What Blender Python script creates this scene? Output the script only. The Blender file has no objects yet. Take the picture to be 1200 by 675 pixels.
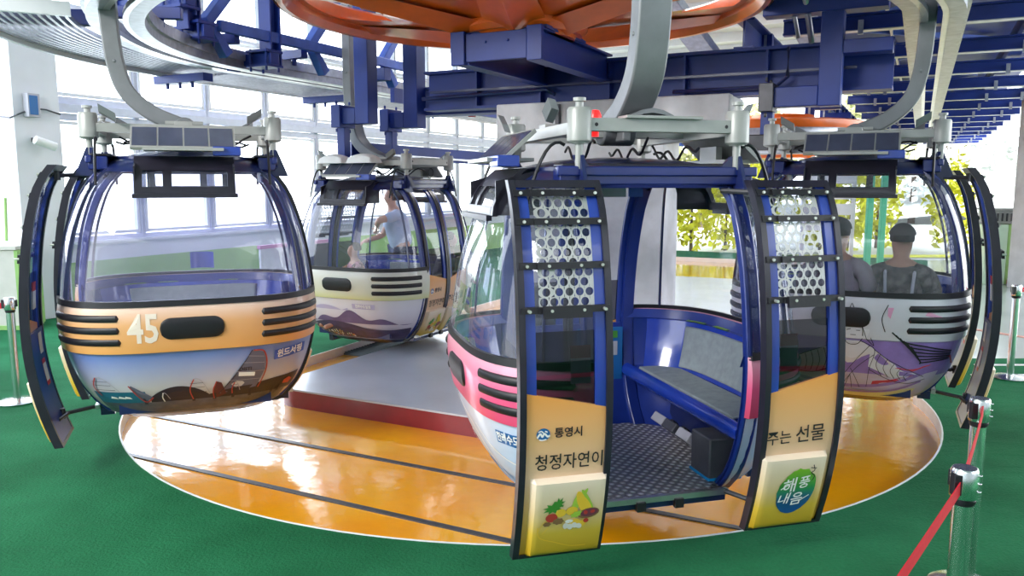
import bpy, bmesh, math, random
from mathutils import Vector, Matrix
random.seed(7)
R = math.radians
scn = bpy.context.scene
col = scn.collection
# ------------------------------------------------------------------ camera, world, light, exposure
cam = bpy.data.cameras.new('camera'); camo = bpy.data.objects.new('camera', cam); col.objects.link(camo)
camo.location = (0, 0, 1.95); camo.rotation_euler = (R(82.5), 0, 0)
cam.sensor_width = 36; cam.lens = 28; cam.clip_end = 400; cam.clip_start = .05
scn.camera = camo
vs = scn.view_settings
vs.view_transform = 'Standard'; vs.look = 'None'; vs.gamma = 1; vs.exposure = 0.72; vs.use_curve_mapping = False
w = bpy.data.worlds.new('sky'); scn.world = w; w.use_nodes = True
bg = w.node_tree.nodes['Background']; bg.inputs[0].default_value = (.90, .95, 1, 1); bg.inputs[1].default_value = 3.2
try:
    scn.cycles.use_denoising = True; scn.cycles.transparent_max_bounces = 24; scn.cycles.max_bounces = 8
    scn.cycles.sample_clamp_indirect = 8; scn.cycles.caustics_reflective = False; scn.cycles.caustics_refractive = False
except Exception: pass

def area(name, loc, target, sx, sy, power, colr=(1, 1, 1)):
    d = bpy.data.lights.new(name, 'AREA'); d.shape = 'RECTANGLE'; d.size = sx; d.size_y = sy; d.energy = power; d.color = colr
    o = bpy.data.objects.new(name, d); col.objects.link(o); o.location = loc
    o.rotation_euler = (Vector(target) - Vector(loc)).to_track_quat('-Z', 'Y').to_euler()
    return o
sd = bpy.data.lights.new('sun', 'SUN'); sd.energy = 5.0; sd.angle = R(2); sd.color = (1, .95, .85)
so = bpy.data.objects.new('sun', sd); col.objects.link(so); so.rotation_euler = (R(50), 0, R(28)); so.location = (20, 30, 20)
# daylight entering through the left window wall and the open sides, plus fill lamps added to brighten doors and platform, no real fixtures
area('window_daylight', (-7.6, 11.5, 3.6), (0, 7, 0.6), 10, 4.5, 600, (.80, .88, 1))
area('opening_daylight', (9.5, 4.5, 3.2), (0.5, 5, 0.8), 6, 4, 130, (.95, .97, 1))
area('fill_lamp', (-5.6, 0.2, 5.2), (-.2, 4.8, 0.8), 3, 1.5, 330, (1, .97, .93))
area('fill_lamp', (1.2, 14, 5.6), (1.2, 13.9, 0), 4, 3, 200, (1, .98, .96))

# ------------------------------------------------------------------ materials
def mat(name, c, rough=.5, metal=0, noise=0.0, nscale=8, bump=0.0, bscale=60, emit=0, coat=0, spec=None):
    m = bpy.data.materials.new(name); m.use_nodes = True; nt = m.node_tree; b = nt.nodes['Principled BSDF']
    b.inputs['Base Color'].default_value = (*c, 1); b.inputs['Roughness'].default_value = rough; b.inputs['Metallic'].default_value = metal
    if coat: b.inputs['Coat Weight'].default_value = coat; b.inputs['Coat Roughness'].default_value = .05
    if spec is not None: b.inputs['Specular IOR Level'].default_value = spec
    tc = nt.nodes.new('ShaderNodeTexCoord')
    if noise:
        n = nt.nodes.new('ShaderNodeTexNoise'); n.inputs['Scale'].default_value = nscale; n.inputs['Detail'].default_value = 5
        nt.links.new(tc.outputs['Object'], n.inputs['Vector'])
        r = nt.nodes.new('ShaderNodeValToRGB')
        r.color_ramp.elements[0].position = .3; r.color_ramp.elements[1].position = .7
        r.color_ramp.elements[0].color = (*[max(0, x * (1 - noise)) for x in c], 1)
        r.color_ramp.elements[1].color = (*[min(1, x * (1 + noise)) for x in c], 1)
        nt.links.new(n.outputs['Fac'], r.inputs[0]); nt.links.new(r.outputs[0], b.inputs['Base Color'])
    if bump:
        n2 = nt.nodes.new('ShaderNodeTexNoise'); n2.inputs['Scale'].default_value = bscale; n2.inputs['Detail'].default_value = 3
        nt.links.new(tc.outputs['Object'], n2.inputs['Vector'])
        bp = nt.nodes.new('ShaderNodeBump'); bp.inputs['Strength'].default_value = bump; bp.inputs['Distance'].default_value = .01
        nt.links.new(n2.outputs['Fac'], bp.inputs['Height']); nt.links.new(bp.outputs[0], b.inputs['Normal'])
    if emit: b.inputs['Emission Color'].default_value = (*c, 1); b.inputs['Emission Strength'].default_value = emit
    return m

def ramp_mat(name, z0, z1, stops, rough=.35, noise=.0, coat=.3):
    """a printed vertical colour run, measured in the object's own z"""
    m = mat(name, (1, 1, 1), rough, coat=coat); nt = m.node_tree; b = nt.nodes['Principled BSDF']
    tc = nt.nodes.new('ShaderNodeTexCoord'); sp = nt.nodes.new('ShaderNodeSeparateXYZ'); nt.links.new(tc.outputs['Object'], sp.inputs[0])
    mr = nt.nodes.new('ShaderNodeMapRange'); mr.inputs['From Min'].default_value = z0; mr.inputs['From Max'].default_value = z1
    nt.links.new(sp.outputs['Z'], mr.inputs['Value'])
    r = nt.nodes.new('ShaderNodeValToRGB'); e = r.color_ramp.elements
    while len(e) > 1: e.remove(e[0])
    e[0].position = stops[0][0]; e[0].color = (*stops[0][1], 1)
    for p, c in stops[1:]:
        k = e.new(p); k.color = (*c, 1)
    if noise:
        n = nt.nodes.new('ShaderNodeTexNoise'); n.inputs['Scale'].default_value = 3.5; n.inputs['Detail'].default_value = 4
        nt.links.new(tc.outputs['Object'], n.inputs['Vector'])
        ma = nt.nodes.new('ShaderNodeMath'); ma.operation = 'MULTIPLY_ADD'; ma.inputs[1].default_value = noise; 
        nt.links.new(n.outputs['Fac'], ma.inputs[0]); nt.links.new(mr.outputs[0], ma.inputs[2]); nt.links.new(ma.outputs[0], r.inputs[0])
    else: nt.links.new(mr.outputs[0], r.inputs[0])
    nt.links.new(r.outputs[0], b.inputs['Base Color'])
    return m

def glass_mat(name, tint, refl=1.0, haze=0.0, hazec=(.8, .82, .9), ior=1.5):
    m = bpy.data.materials.new(name); m.use_nodes = True; nt = m.node_tree; nt.nodes.remove(nt.nodes['Principled BSDF'])
    out = nt.nodes['Material Output']
    t = nt.nodes.new('ShaderNodeBsdfTransparent'); t.inputs[0].default_value = (*tint, 1)
    g = nt.nodes.new('ShaderNodeBsdfGlossy'); g.inputs[0].default_value = (refl, refl, refl, 1); g.inputs['Roughness'].default_value = .02
    f = nt.nodes.new('ShaderNodeFresnel'); ge = nt.nodes.new('ShaderNodeNewGeometry'); ml = nt.nodes.new('ShaderNodeMapRange')
    ml.inputs['To Min'].default_value = ior; ml.inputs['To Max'].default_value = 1 / ior      # thin sheet: the same reflection from either face
    nt.links.new(ge.outputs['Backfacing'], ml.inputs['Value']); nt.links.new(ml.outputs[0], f.inputs[0])
    mx = nt.nodes.new('ShaderNodeMixShader'); nt.links.new(f.outputs[0], mx.inputs[0]); nt.links.new(t.outputs[0], mx.inputs[1]); nt.links.new(g.outputs[0], mx.inputs[2])
    last = mx
    if haze:
        d = nt.nodes.new('ShaderNodeBsdfDiffuse'); d.inputs[0].default_value = (*hazec, 1)  # pale diffuse painted into the pane in place of bright reflections
        n = nt.nodes.new('ShaderNodeTexNoise'); n.inputs['Scale'].default_value = 2.2
        ma = nt.nodes.new('ShaderNodeMath'); ma.operation = 'MULTIPLY'; ma.inputs[1].default_value = haze * 2
        nt.links.new(n.outputs['Fac'], ma.inputs[0])
        m2 = nt.nodes.new('ShaderNodeMixShader'); nt.links.new(ma.outputs[0], m2.inputs[0]); nt.links.new(mx.outputs[0], m2.inputs[1]); nt.links.new(d.outputs[0], m2.inputs[2]); last = m2
    nt.links.new(last.outputs[0], out.inputs[0])
    return m

M = {}
M['black'] = mat('black_rubber', (.012, .011, .016), .45, bump=.1)
M['satin_black'] = mat('satin_black', (.02, .018, .03), .3, noise=.2)
M['blue'] = mat('door_blue', (.02, .055, .36), .3, noise=.12, nscale=4, coat=.4)
M['header'] = mat('header_blue', (.010, .022, .17), .3, noise=.12, nscale=4, coat=.4)
M['postblue'] = mat('post_blue', (.012, .030, .22), .3, noise=.12, nscale=4, coat=.4)
M['navy'] = mat('navy_body', (.012, .02, .10), .3, noise=.2, nscale=5, coat=.4)
M['royal'] = mat('seat_blue', (.015, .05, .42), .18, noise=.1, coat=.8)
M['steelblue'] = mat('blue_painted_steel', (.007, .030, .23), .45, noise=.18, nscale=3, bump=.08, bscale=20)
M['paleblue'] = mat('light_blue_steel', (.06, .13, .52), .5, noise=.15)
M['galv'] = mat('galvanised_steel', (.42, .43, .48), .38, .75, noise=.18, nscale=14, bump=.1, bscale=30)
M['armgrey'] = mat('grey_painted_steel', (.21, .22, .235), .45, .25, noise=.1, nscale=6, bump=.05)
M['damper'] = mat('light_grey_enamel', (.37, .375, .365), .35, .1, noise=.08)
M['alu'] = mat('aluminium', (.6, .6, .6), .3, .9, noise=.1)
M['chrome'] = mat('chrome', (.82, .83, .85), .2, 1.0, noise=.03)
M['darkmetal'] = mat('dark_metal', (.07, .07, .08), .4, .5, noise=.2)
M['orange'] = mat('orange_paint', (.82, .15, .012), .30, noise=.18, nscale=3, coat=.3)
M['white'] = mat('white_paint', (.8, .8, .8), .5, noise=.05)
M['offwhite'] = mat('off_white_wall', (.74, .75, .80), .7, noise=.05, nscale=2, bump=.05, bscale=8)
M['solar'] = mat('solar_cells', (.07, .08, .13), .2, noise=.15, coat=.6)
M['frost'] = mat('silver_line', (.75, .77, .8), .4, .3)
M['screw'] = mat('silver_screw', (.85, .84, .78), .3, .7)
M['pad'] = mat('grey_seat_pad', (.30, .34, .36), .8, noise=.12, nscale=20, bump=.15, bscale=90)
M['box'] = mat('dark_grey_plastic', (.07, .07, .09), .6, noise=.2)
M['boxwhite'] = mat('light_plastic', (.45, .44, .5), .5, noise=.05)
M['cyan'] = mat('cyan_tape', (.0, .25, .6), .4)
M['red'] = mat('red_plastic', (.7, .01, .02), .4, noise=.1)
M['redglow'] = mat('red_lamp', (1, .02, .02), .3, emit=.6)
M['lime'] = mat('lime_sticker', (.35, .62, .06), .5, noise=.1)
M['ink'] = mat('black_ink', (.012, .012, .015), .5)
M['whiteink'] = mat('white_ink', (.85, .85, .83), .5)
M['creamink'] = mat('cream_ink', (.82, .72, .62), .5)
M['skin'] = mat('skin', (.50, .27, .19), .55, noise=.08)
M['hair'] = mat('dark_hair', (.02, .015, .015), .7, noise=.3, nscale=30)
M['glass'] = glass_mat('clear_window', (.86, .88, .93), 1.0, .045, (.75, .78, .9))  # clear glass with a faint painted haze for reflections
M['glass_paint_haze'] = glass_mat('painted_haze_window', (.80, .81, .92), 1.0, .10, (.62, .58, .85))  # stronger lilac haze painted in, standing for reflected brightness
M['glass_tint'] = glass_mat('dark_tinted_glass', (.10, .10, .13), 1.0)
M['glass_leaf'] = glass_mat('light_tinted_glass', (.62, .64, .72), 1.0)
M['glass_pane'] = glass_mat('building_glass', (.96, .98, 1), .5)

# ------------------------------------------------------------------ mesh builder
class MB:
    def __init__(s): s.v = []; s.f = []; s.m = []
    def add(s, vs, fs, mi=0):
        o = len(s.v); s.v += [tuple(x) for x in vs]; s.f += [tuple(i + o for i in f) for f in fs]; s.m += [mi] * len(fs)
    def hexa(s, p, mi=0):
        s.add(p, [(0, 3, 2, 1), (4, 5, 6, 7), (0, 1, 5, 4), (1, 2, 6, 5), (2, 3, 7, 6), (3, 0, 4, 7)], mi)
    def box(s, c, d, mi=0, ax=None):
        ax = ax or (Vector((1, 0, 0)), Vector((0, 1, 0)), Vector((0, 0, 1))); c = Vector(c)
        h = [ax[i] * d[i] / 2 for i in range(3)]
        p = [c + a * h[0] + b * h[1] + e * h[2] for e in (-1, 1) for a, b in ((-1, -1), (1, -1), (1, 1), (-1, 1))]
        s.hexa(p, mi)
    def cyl(s, p0, p1, r, n=16, r2=None, mi=0):
        p0 = Vector(p0); p1 = Vector(p1); r2 = r if r2 is None else r2; d = (p1 - p0).normalized()
        a = d.orthogonal().normalized(); b = d.cross(a)
        vs = [p0 + (a * math.cos(t) + b * math.sin(t)) * r for t in [2 * math.pi * i / n for i in range(n)]]
        vs += [p1 + (a * math.cos(t) + b * math.sin(t)) * r2 for t in [2 * math.pi * i / n for i in range(n)]]
        s.add(vs, [(i, (i + 1) % n, n + (i + 1) % n, n + i) for i in range(n)] + [tuple(range(n))[::-1], tuple(range(n, 2 * n))], mi)
    def lathe(s, prof, c=(0, 0, 0), n=32, mi=0):
        c = Vector(c); vs = []; k = len(prof)
        for i in range(n):
            t = 2 * math.pi * i / n
            vs += [c + Vector((r * math.cos(t), r * math.sin(t), z)) for r, z in prof]
        fs = [(i * k + j, ((i + 1) % n) * k + j, ((i + 1) % n) * k + j + 1, i * k + j + 1) for i in range(n) for j in range(k - 1)]
        s.add(vs, fs, mi)
    def sweep(s, path, sec, up=(0, 0, 1), mi=0, closed=False, cap=True):
        """sec: list of (side, up) offsets; path list of points"""
        P = [Vector(p) for p in path]; up = Vector(up); n = len(P); k = len(sec); vs = []
        for i, p in enumerate(P):
            a = P[(i - 1) % n] if (closed or i > 0) else p; b = P[(i + 1) % n] if (closed or i < n - 1) else p
            t = (b - a).normalized(); sd = t.cross(up)
            if sd.length < 1e-4: sd = t.orthogonal()
            sd.normalize(); u2 = sd.cross(t).normalized()
            vs += [p + sd * x + u2 * y for x, y in sec]
        m = n if closed else n - 1
        fs = [(i * k + j, i * k + (j + 1) % k, ((i + 1) % n) * k + (j + 1) % k, ((i + 1) % n) * k + j) for i in range(m) for j in range(k)]
        if cap and not closed: fs += [tuple(range(k))[::-1], tuple(range((n - 1) * k, n * k))]
        s.add(vs, fs, mi)
    def rbar(s, path, wd, ht, up=(0, 0, 1), mi=0, closed=False):
        a, b = wd / 2, ht / 2; s.sweep(path, [(-a, -b), (a, -b), (a, b), (-a, b)], up, mi, closed)
    def tube(s, path, r, n=8, mi=0, closed=False):
        up = (0, 0, 1) if abs((Vector(path[-1]) - Vector(path[0])).normalized().z) < .9 else (1, .1, 0)
        s.sweep(path, [(r * math.cos(2 * math.pi * i / n), r * math.sin(2 * math.pi * i / n)) for i in range(n)], up, mi, closed)
    def grid(s, fn, nu, nv, mi=0, closed_u=False):
        vs = [fn(i / nu, j / nv) for i in range(nu + (0 if closed_u else 1)) for j in range(nv + 1)]; k = nv + 1
        N = nu if closed_u else nu + 1
        fs = [(i * k + j, ((i + 1) % N) * k + j, ((i + 1) % N) * k + j + 1, i * k + j + 1) for i in range(nu) for j in range(nv)]
        s.add(vs, fs, mi)
    def slab(s, fin, fout, nu, nv, mi=0):
        """closed thick sheet between two surfaces"""
        k = nv + 1; n = (nu + 1) * k
        vs = [fout(i / nu, j / nv) for i in range(nu + 1) for j in range(k)] + [fin(i / nu, j / nv) for i in range(nu + 1) for j in range(k)]
        fs = []
        for i in range(nu):
            for j in range(nv):
                a = i * k + j; fs.append((a, a + k, a + k + 1, a + 1)); fs.append((n + a, n + a + 1, n + a + k + 1, n + a + k))
        for i in range(nu):
            a = i * k; fs.append((a, n + a, n + a + k, a + k)); a += nv; fs.append((a, a + k, n + a + k, n + a))
        for j in range(nv):
            a = j; fs.append((a, a + 1, n + a + 1, n + a)); a += nu * k; fs.append((a, n + a, n + a + 1, a + 1))
        s.add(vs, fs, mi)
    def prism(s, poly, z0, z1, mi=0):
        n = len(poly); vs = [(x, y, z0) for x, y in poly] + [(x, y, z1) for x, y in poly]
        s.add(vs, [tuple(range(n))[::-1], tuple(range(n, 2 * n))] + [(i, (i + 1) % n, n + (i + 1) % n, n + i) for i in range(n)], mi)
    def build(s, name, mats, parent=None, bevel=0, smooth=.6):
        if not isinstance(mats, (list, tuple)): mats = [mats]
        me = bpy.data.meshes.new(name); me.from_pydata(s.v, [], s.f)
        for m in mats: me.materials.append(m)
        me.polygons.foreach_set('material_index', s.m)
        bm = bmesh.new(); bm.from_mesh(me); bmesh.ops.recalc_face_normals(bm, faces=bm.faces); bm.to_mesh(me); bm.free()
        if smooth:
            me.polygons.foreach_set('use_smooth', [True] * len(me.polygons)); me.set_sharp_from_angle(angle=smooth)
        me.update()
        o = bpy.data.objects.new(name, me); col.objects.link(o)
        if parent is not None: o.parent = parent
        if bevel:
            b = o.modifiers.new('bevel', 'BEVEL'); b.width = bevel; b.segments = 2; b.limit_method = 'ANGLE'; b.angle_limit = R(40)
        return o

def tag(o, label, cat, group=None, kind=None):
    if label: o['label'] = label
    if cat: o['category'] = cat
    if group: o['group'] = group
    if kind: o['kind'] = kind
    return o
def empty(name, loc=(0, 0, 0), rz=0, label=None, cat=None, group=None):
    o = bpy.data.objects.new(name, None); col.objects.link(o); o.location = loc; o.rotation_euler = (0, 0, rz); o.empty_display_size = .2
    return tag(o, label, cat, group)
def struct(o): o['kind'] = 'structure'; return o

def text_verts(body, size, offset=0.0, sx=1.0):
    c = bpy.data.curves.new('t', 'FONT'); c.body = body; c.size = size; c.resolution_u = 2; c.offset = offset; c.align_x = 'CENTER'; c.align_y = 'CENTER'
    o = bpy.data.objects.new('t', c); col.objects.link(o); bpy.context.view_layer.update()
    ev = o.evaluated_get(bpy.context.evaluated_depsgraph_get()); me = ev.to_mesh()
    vs = [(v.co.x * sx, v.co.y) for v in me.vertices]; fs = [tuple(p.vertices) for p in me.polygons]
    ev.to_mesh_clear(); bpy.data.objects.remove(o); bpy.data.curves.remove(c)
    return vs, fs
def add_text(mb, body, size, cx, cy, fn, mi=0, offset=0.0, sx=1.0, rot=0, shear=0):
    vs, fs = text_verts(body, size, offset, sx); ca, sa = math.cos(rot), math.sin(rot)
    mb.add([fn(cx + (x + y * shear) * ca - y * sa, cy + (x + y * shear) * sa + y * ca) for x, y in vs], fs, mi)
def add_poly(mb, pts, fn, mi=0):
    """small flat patch laid on a curved surface: fan about the centroid"""
    cx = sum(p[0] for p in pts) / len(pts); cy = sum(p[1] for p in pts) / len(pts); n = len(pts)
    mb.add([fn(*p) for p in pts] + [fn(cx, cy)], [(i, (i + 1) % n, n) for i in range(n)], mi)
def add_band(mb, a0, a1, bot, top, fn, n=24, m=3, mi=0):
    mb.grid(lambda u, v: fn(a0 + (a1 - a0) * u, bot(a0 + (a1 - a0) * u) + (top(a0 + (a1 - a0) * u) - bot(a0 + (a1 - a0) * u)) * v), n, m, mi)
def add_line(mb, pts, wd, fn, mi=0, sub=6, smooth=True):
    """drawn stroke on a surface through pts (Catmull-Rom)"""
    P = []
    if smooth and len(pts) > 2:
        for i in range(len(pts) - 1):
            p0 = pts[max(i - 1, 0)]; p1 = pts[i]; p2 = pts[i + 1]; p3 = pts[min(i + 2, len(pts) - 1)]
            for k in range(sub):
                t = k / sub
                P.append(tuple(.5 * (2 * p1[c] + (p2[c] - p0[c]) * t + (2 * p0[c] - 5 * p1[c] + 4 * p2[c] - p3[c]) * t * t + (3 * p1[c] - p0[c] - 3 * p2[c] + p3[c]) * t ** 3) for c in (0, 1)))
        P.append(pts[-1])
    else:
        for i in range(len(pts) - 1):
            for k in range(sub): P.append(tuple(pts[i][c] + (pts[i + 1][c] - pts[i][c]) * k / sub for c in (0, 1)))
        P.append(pts[-1])
    vs = []
    for i, p in enumerate(P):
        a = P[max(i - 1, 0)]; b = P[min(i + 1, len(P) - 1)]; dx, dy = b[0] - a[0], b[1] - a[1]; l = math.hypot(dx, dy) or 1
        nx, ny = -dy / l * wd / 2, dx / l * wd / 2
        vs += [fn(p[0] + nx, p[1] + ny), fn(p[0] - nx, p[1] - ny)]
    mb.add(vs, [(2 * i, 2 * i + 1, 2 * i + 3, 2 * i + 2) for i in range(len(P) - 1)], mi)

# ------------------------------------------------------------------ station frame: s along the line, v across it
C0 = (.10, 7.65); UU = (.454, .891); VV = (.891, -.454)
def P(s, v, z=0): return Vector((C0[0] + UU[0] * s + VV[0] * v, C0[1] + UU[1] * s + VV[1] * v, z))
AX = (Vector((UU[0], UU[1], 0)), Vector((VV[0], VV[1], 0)), Vector((0, 0, 1)))      # box axes: s, v, z
ARZ = math.atan2(UU[1], UU[0])

# ================================================================== SETTING
def carpet_mat():
    m = mat('green_carpet', (.02, .20, .10), .95, spec=.1); nt = m.node_tree; b = nt.nodes['Principled BSDF']
    tc = nt.nodes.new('ShaderNodeTexCoord')
    n1 = nt.nodes.new('ShaderNodeTexNoise'); n1.inputs['Scale'].default_value = 1.1; n1.inputs['Detail'].default_value = 6
    n2 = nt.nodes.new('ShaderNodeTexNoise'); n2.inputs['Scale'].default_value = 55; n2.inputs['Detail'].default_value = 4
    mp = nt.nodes.new('ShaderNodeMapping'); mp.inputs['Scale'].default_value = (.9, 2.0, 1); mp.inputs['Rotation'].default_value = (0, 0, R(-8))
    n3 = nt.nodes.new('ShaderNodeTexNoise'); n3.inputs['Scale'].default_value = 2.2; n3.inputs['Detail'].default_value = 3; n3.inputs['Distortion'].default_value = .8
    for n in (n1, n2): nt.links.new(tc.outputs['Object'], n.inputs['Vector'])
    nt.links.new(tc.outputs['Object'], mp.inputs[0]); nt.links.new(mp.outputs[0], n3.inputs['Vector'])
    r = nt.nodes.new('ShaderNodeValToRGB'); r.color_ramp.elements[0].position = .32; r.color_ramp.elements[1].position = .72
    r.color_ramp.elements[0].color = (.012, .112, .045, 1); r.color_ramp.elements[1].color = (.024, .185, .080, 1)
    nt.links.new(n1.outputs['Fac'], r.inputs[0])
    mx = nt.nodes.new('ShaderNodeMixRGB'); mx.blend_type = 'MULTIPLY'; mx.inputs[0].default_value = .5
    r2 = nt.nodes.new('ShaderNodeValToRGB'); r2.color_ramp.elements[0].color = (.45, .45, .45, 1); r2.color_ramp.elements[1].color = (1.3, 1.3, 1.3, 1)
    nt.links.new(n2.outputs['Fac'], r2.inputs[0]); nt.links.new(r.outputs[0], mx.inputs[1]); nt.links.new(r2.outputs[0], mx.inputs[2])
    nt.links.new(mx.outputs[0], b.inputs['Base Color'])
    ad = nt.nodes.new('ShaderNodeMath'); ad.operation = 'MULTIPLY_ADD'; ad.inputs[1].default_value = .5
    nt.links.new(n2.outputs['Fac'], ad.inputs[0]); nt.links.new(n3.outputs['Fac'], ad.inputs[2])
    bp = nt.nodes.new('ShaderNodeBump'); bp.inputs['Strength'].default_value = .6; bp.inputs['Distance'].default_value = .03
    nt.links.new(ad.outputs[0], bp.inputs['Height']); nt.links.new(bp.outputs[0], b.inputs['Normal'])
    return m
M['carpet'] = carpet_mat()
def orange_floor():
    m = mat('orange_epoxy', (.85, .30, .02), .14, coat=1.0, bump=0); nt = m.node_tree; b = nt.nodes['Principled BSDF']
    tc = nt.nodes.new('ShaderNodeTexCoord')
    n = nt.nodes.new('ShaderNodeTexNoise'); n.inputs['Scale'].default_value = 1.6; n.inputs['Detail'].default_value = 7
    nt.links.new(tc.outputs['Object'], n.inputs['Vector'])
    r = nt.nodes.new('ShaderNodeValToRGB'); r.color_ramp.elements[0].position = .35; r.color_ramp.elements[1].position = .7
    r.color_ramp.elements[0].color = (1.0, .38, .0, 1); r.color_ramp.elements[1].color = (1.0, .47, .004, 1)
    nt.links.new(n.outputs['Fac'], r.inputs[0]); nt.links.new(r.outputs[0], b.inputs['Base Color'])
    n2 = nt.nodes.new('ShaderNodeTexNoise'); n2.inputs['Scale'].default_value = 9; n2.inputs['Detail'].default_value = 4
    nt.links.new(tc.outputs['Object'], n2.inputs['Vector'])
    bp = nt.nodes.new('ShaderNodeBump'); bp.inputs['Strength'].default_value = .10; bp.inputs['Distance'].default_value = .02
    nt.links.new(n2.outputs['Fac'], bp.inputs['Height']); nt.links.new(bp.outputs[0], b.inputs['Normal']); nt.links.new(bp.outputs[0], b.inputs['Coat Normal'])
    return m
M['epoxy'] = orange_floor()

# outline of the sunken orange turnaround floor
CC = (.15, 7.75); RC = 3.65
def circ_pt(v, s):
    p = P(s, v); return (p.x, p.y)
a_r = math.atan2(P(1.37, 3.57).y - CC[1], P(1.37, 3.57).x - CC[0]); a_l = math.atan2(P(-1.1, -3.5).y - CC[1], P(-1.1, -3.5).x - CC[0])
if a_l > 0: a_l -= 2 * math.pi
arc = [(CC[0] + RC * math.cos(a_r + (a_l - a_r) * i / 72), CC[1] + RC * math.sin(a_r + (a_l - a_r) * i / 72)) for i in range(73)]
hole = arc + [circ_pt(-3.3, -.6), circ_pt(-2.65, -.45), circ_pt(-2.85, 4), circ_pt(-2.9, 14), circ_pt(3.5, 14), circ_pt(3.5, 1.5)]
def plate_with_hole(outer, hole, z):
    bm = bmesh.new(); es = []
    for loop in (outer, hole):
        vs = [bm.verts.new((x, y, z)) for x, y in loop]
        es += [bm.edges.new((vs[i], vs[(i + 1) % len(vs)])) for i in range(len(vs))]
    bmesh.ops.triangle_fill(bm, use_beauty=True, edges=es)
    mb = MB(); bm.verts.index_update(); mb.add([tuple(v.co) for v in bm.verts], [tuple(v.index for v in f.verts) for f in bm.faces]); bm.free(); return mb
outer = [(-16, -8), (12, -8), (12, 8.76), (4.55, 8.76), (4.62, 9.4), (25, 44), (-2, 44), (-16, 12)]
outer = [(-16, -8), (14, -8), (14, 8.76), (4.75, 8.76), circ_pt(3.64, 16), circ_pt(-9.5, 16), (-16, 12)]
mb = plate_with_hole(outer, hole, 0); struct(mb.build('floor', M['carpet'], smooth=0))
mb = MB(); mb.add([(x, y, -.10) for x, y in hole], [tuple(range(len(hole)))]); f = mb.build('floor', M['epoxy'], smooth=0); struct(f)
mb = MB(); mb.rbar([(x, y, -.048) for x, y in hole], .012, .104, closed=True); struct(mb.build('trim_1', M['white'], smooth=0))
# seams of the floor plates
mb = MB()
for s in (-2.98, -2.2):
    mb.box(P(s, -.3 if s < -2.5 else -.4, -.098), (.045, 5.0 if s < -2.5 else 6.1, .012), 0, AX)
struct(mb.build('trim_2', M['darkmetal'], smooth=0))
# pale floor of the neighbouring hall on the right
M['palefloor'] = mat('pale_glossy_floor', (.50, .56, .54), .22, noise=.06, nscale=1, coat=.3)
M['pinkline'] = mat('pink_floor_line', (.65, .33, .27), .5, noise=.1)
mb = MB(); mb.prism([(4.75, 8.76), (22, 8.76), (22, 21), circ_pt(3.64, 16)], -.06, 0); fl = mb.build('floor', M['palefloor'], smooth=0); struct(fl)
mb = MB()
for y, x0 in ((8.42, 5.0), (7.96, 4.7)): mb.box(((x0 + 13) / 2, y, .004), (13 - x0, .05, .008), 0)
mb.box((6.35, 10.3, .004), (.10, 2.4, .008), 1, (Vector((.86, .5, 0)), Vector((-.5, .86, 0)), Vector((0, 0, 1))))
struct(mb.build('trim_3', [M['white'], M['pinkline']], smooth=0))
M['earth'] = mat('pale_ground', (.62, .63, .58), .9, noise=.1, nscale=.4)
mb = MB(); mb.box((0, 60, -.25), (240, 160, .2)); struct(mb.build('floor', M['earth'], smooth=0))

# left window wall
WV = -8.05
M['dado'] = mat('green_dado_paint', (.30, .52, .16), .6, noise=.06)
M['dado_grey'] = mat('grey_green_dado', (.36, .46, .30), .6, noise=.06)
M['mull'] = mat('window_frame_paint', (.58, .61, .74), .5, noise=.06)
wl = empty('wall_left'); struct(wl)
mb = MB(); mb.box(P(12.2, WV, .38), (23.2, .2, .76), 0, AX); mb.build('dado', M['dado'], wl, smooth=0)
mb = MB(); mb.box(P(12.2, WV, .90), (23.2, .2, .28), 0, AX); mb.box(P(12.8, WV + .03, 1.05), (24.4, .3, .04), 0, AX); mb.build('sill', M['offwhite'], wl, smooth=0)
mb = MB(); mb.box(P(12.8, WV, 5.85), (24.4, .2, .5), 0, AX); mb.build('lintel', M['offwhite'], wl, smooth=0)
k = 0
s = .65
while s < 25:
    k += 1
    we = empty('window_%d' % k); struct(we)
    mb = MB(); ss = s + .72
    for ds in (-.72, .72): mb.box(P(ss + ds * .985, WV, 3.33), (.06 if (k % 2) else .045, .14, 4.55), 0, AX)
    for z, h in ((1.1, .07), (2.93, .10), (3.17, .10), (4.55, .06), (5.58, .07)): mb.box(P(ss, WV, z), (1.42, .13, h), 0, AX)
    mb.box(P(ss, WV + .08, 3.05), (1.44, .12, .12), 0, AX)
    for z0, z1 in ((1.15, 2.87), (3.23, 4.5)):
        for ds in (-.64, .64): mb.box(P(ss + ds, WV + .02, (z0 + z1) / 2), (.045, .08, z1 - z0), 1, AX)
        for zz in (z0 + .03, z1 - .03): mb.box(P(ss, WV + .02, zz), (1.28, .08, .045), 1, AX)
    mb.build('window_frame', [M['mull'], M['offwhite']], we, smooth=0)
    mb = MB(); mb.add([P(ss - .7, WV, 1.1), P(ss + .7, WV, 1.1), P(ss + .7, WV, 5.6), P(ss - .7, WV, 5.6)], [(0, 1, 2, 3)]); mb.build('pane', M['glass_pane'], we, smooth=0)
    s += 1.44
# white pillars of the left wall
def pillar(s, v, a, b, z1=6.0, m='offwhite', name='trim_4'):
    mb = MB(); mb.box(P(s, v, z1 / 2), (a, b, z1), 0, AX); return struct(mb.build(name, M[m], bevel=.01))
pillar(.285, -8.25, .67, 1.0)
wb = MB(); wb.box(P(-4.6, WV - 1.6, 3.0), (12, .2, 6.0), 0, AX); struct(wb.build('wall_left', M['offwhite'], smooth=0))
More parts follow.
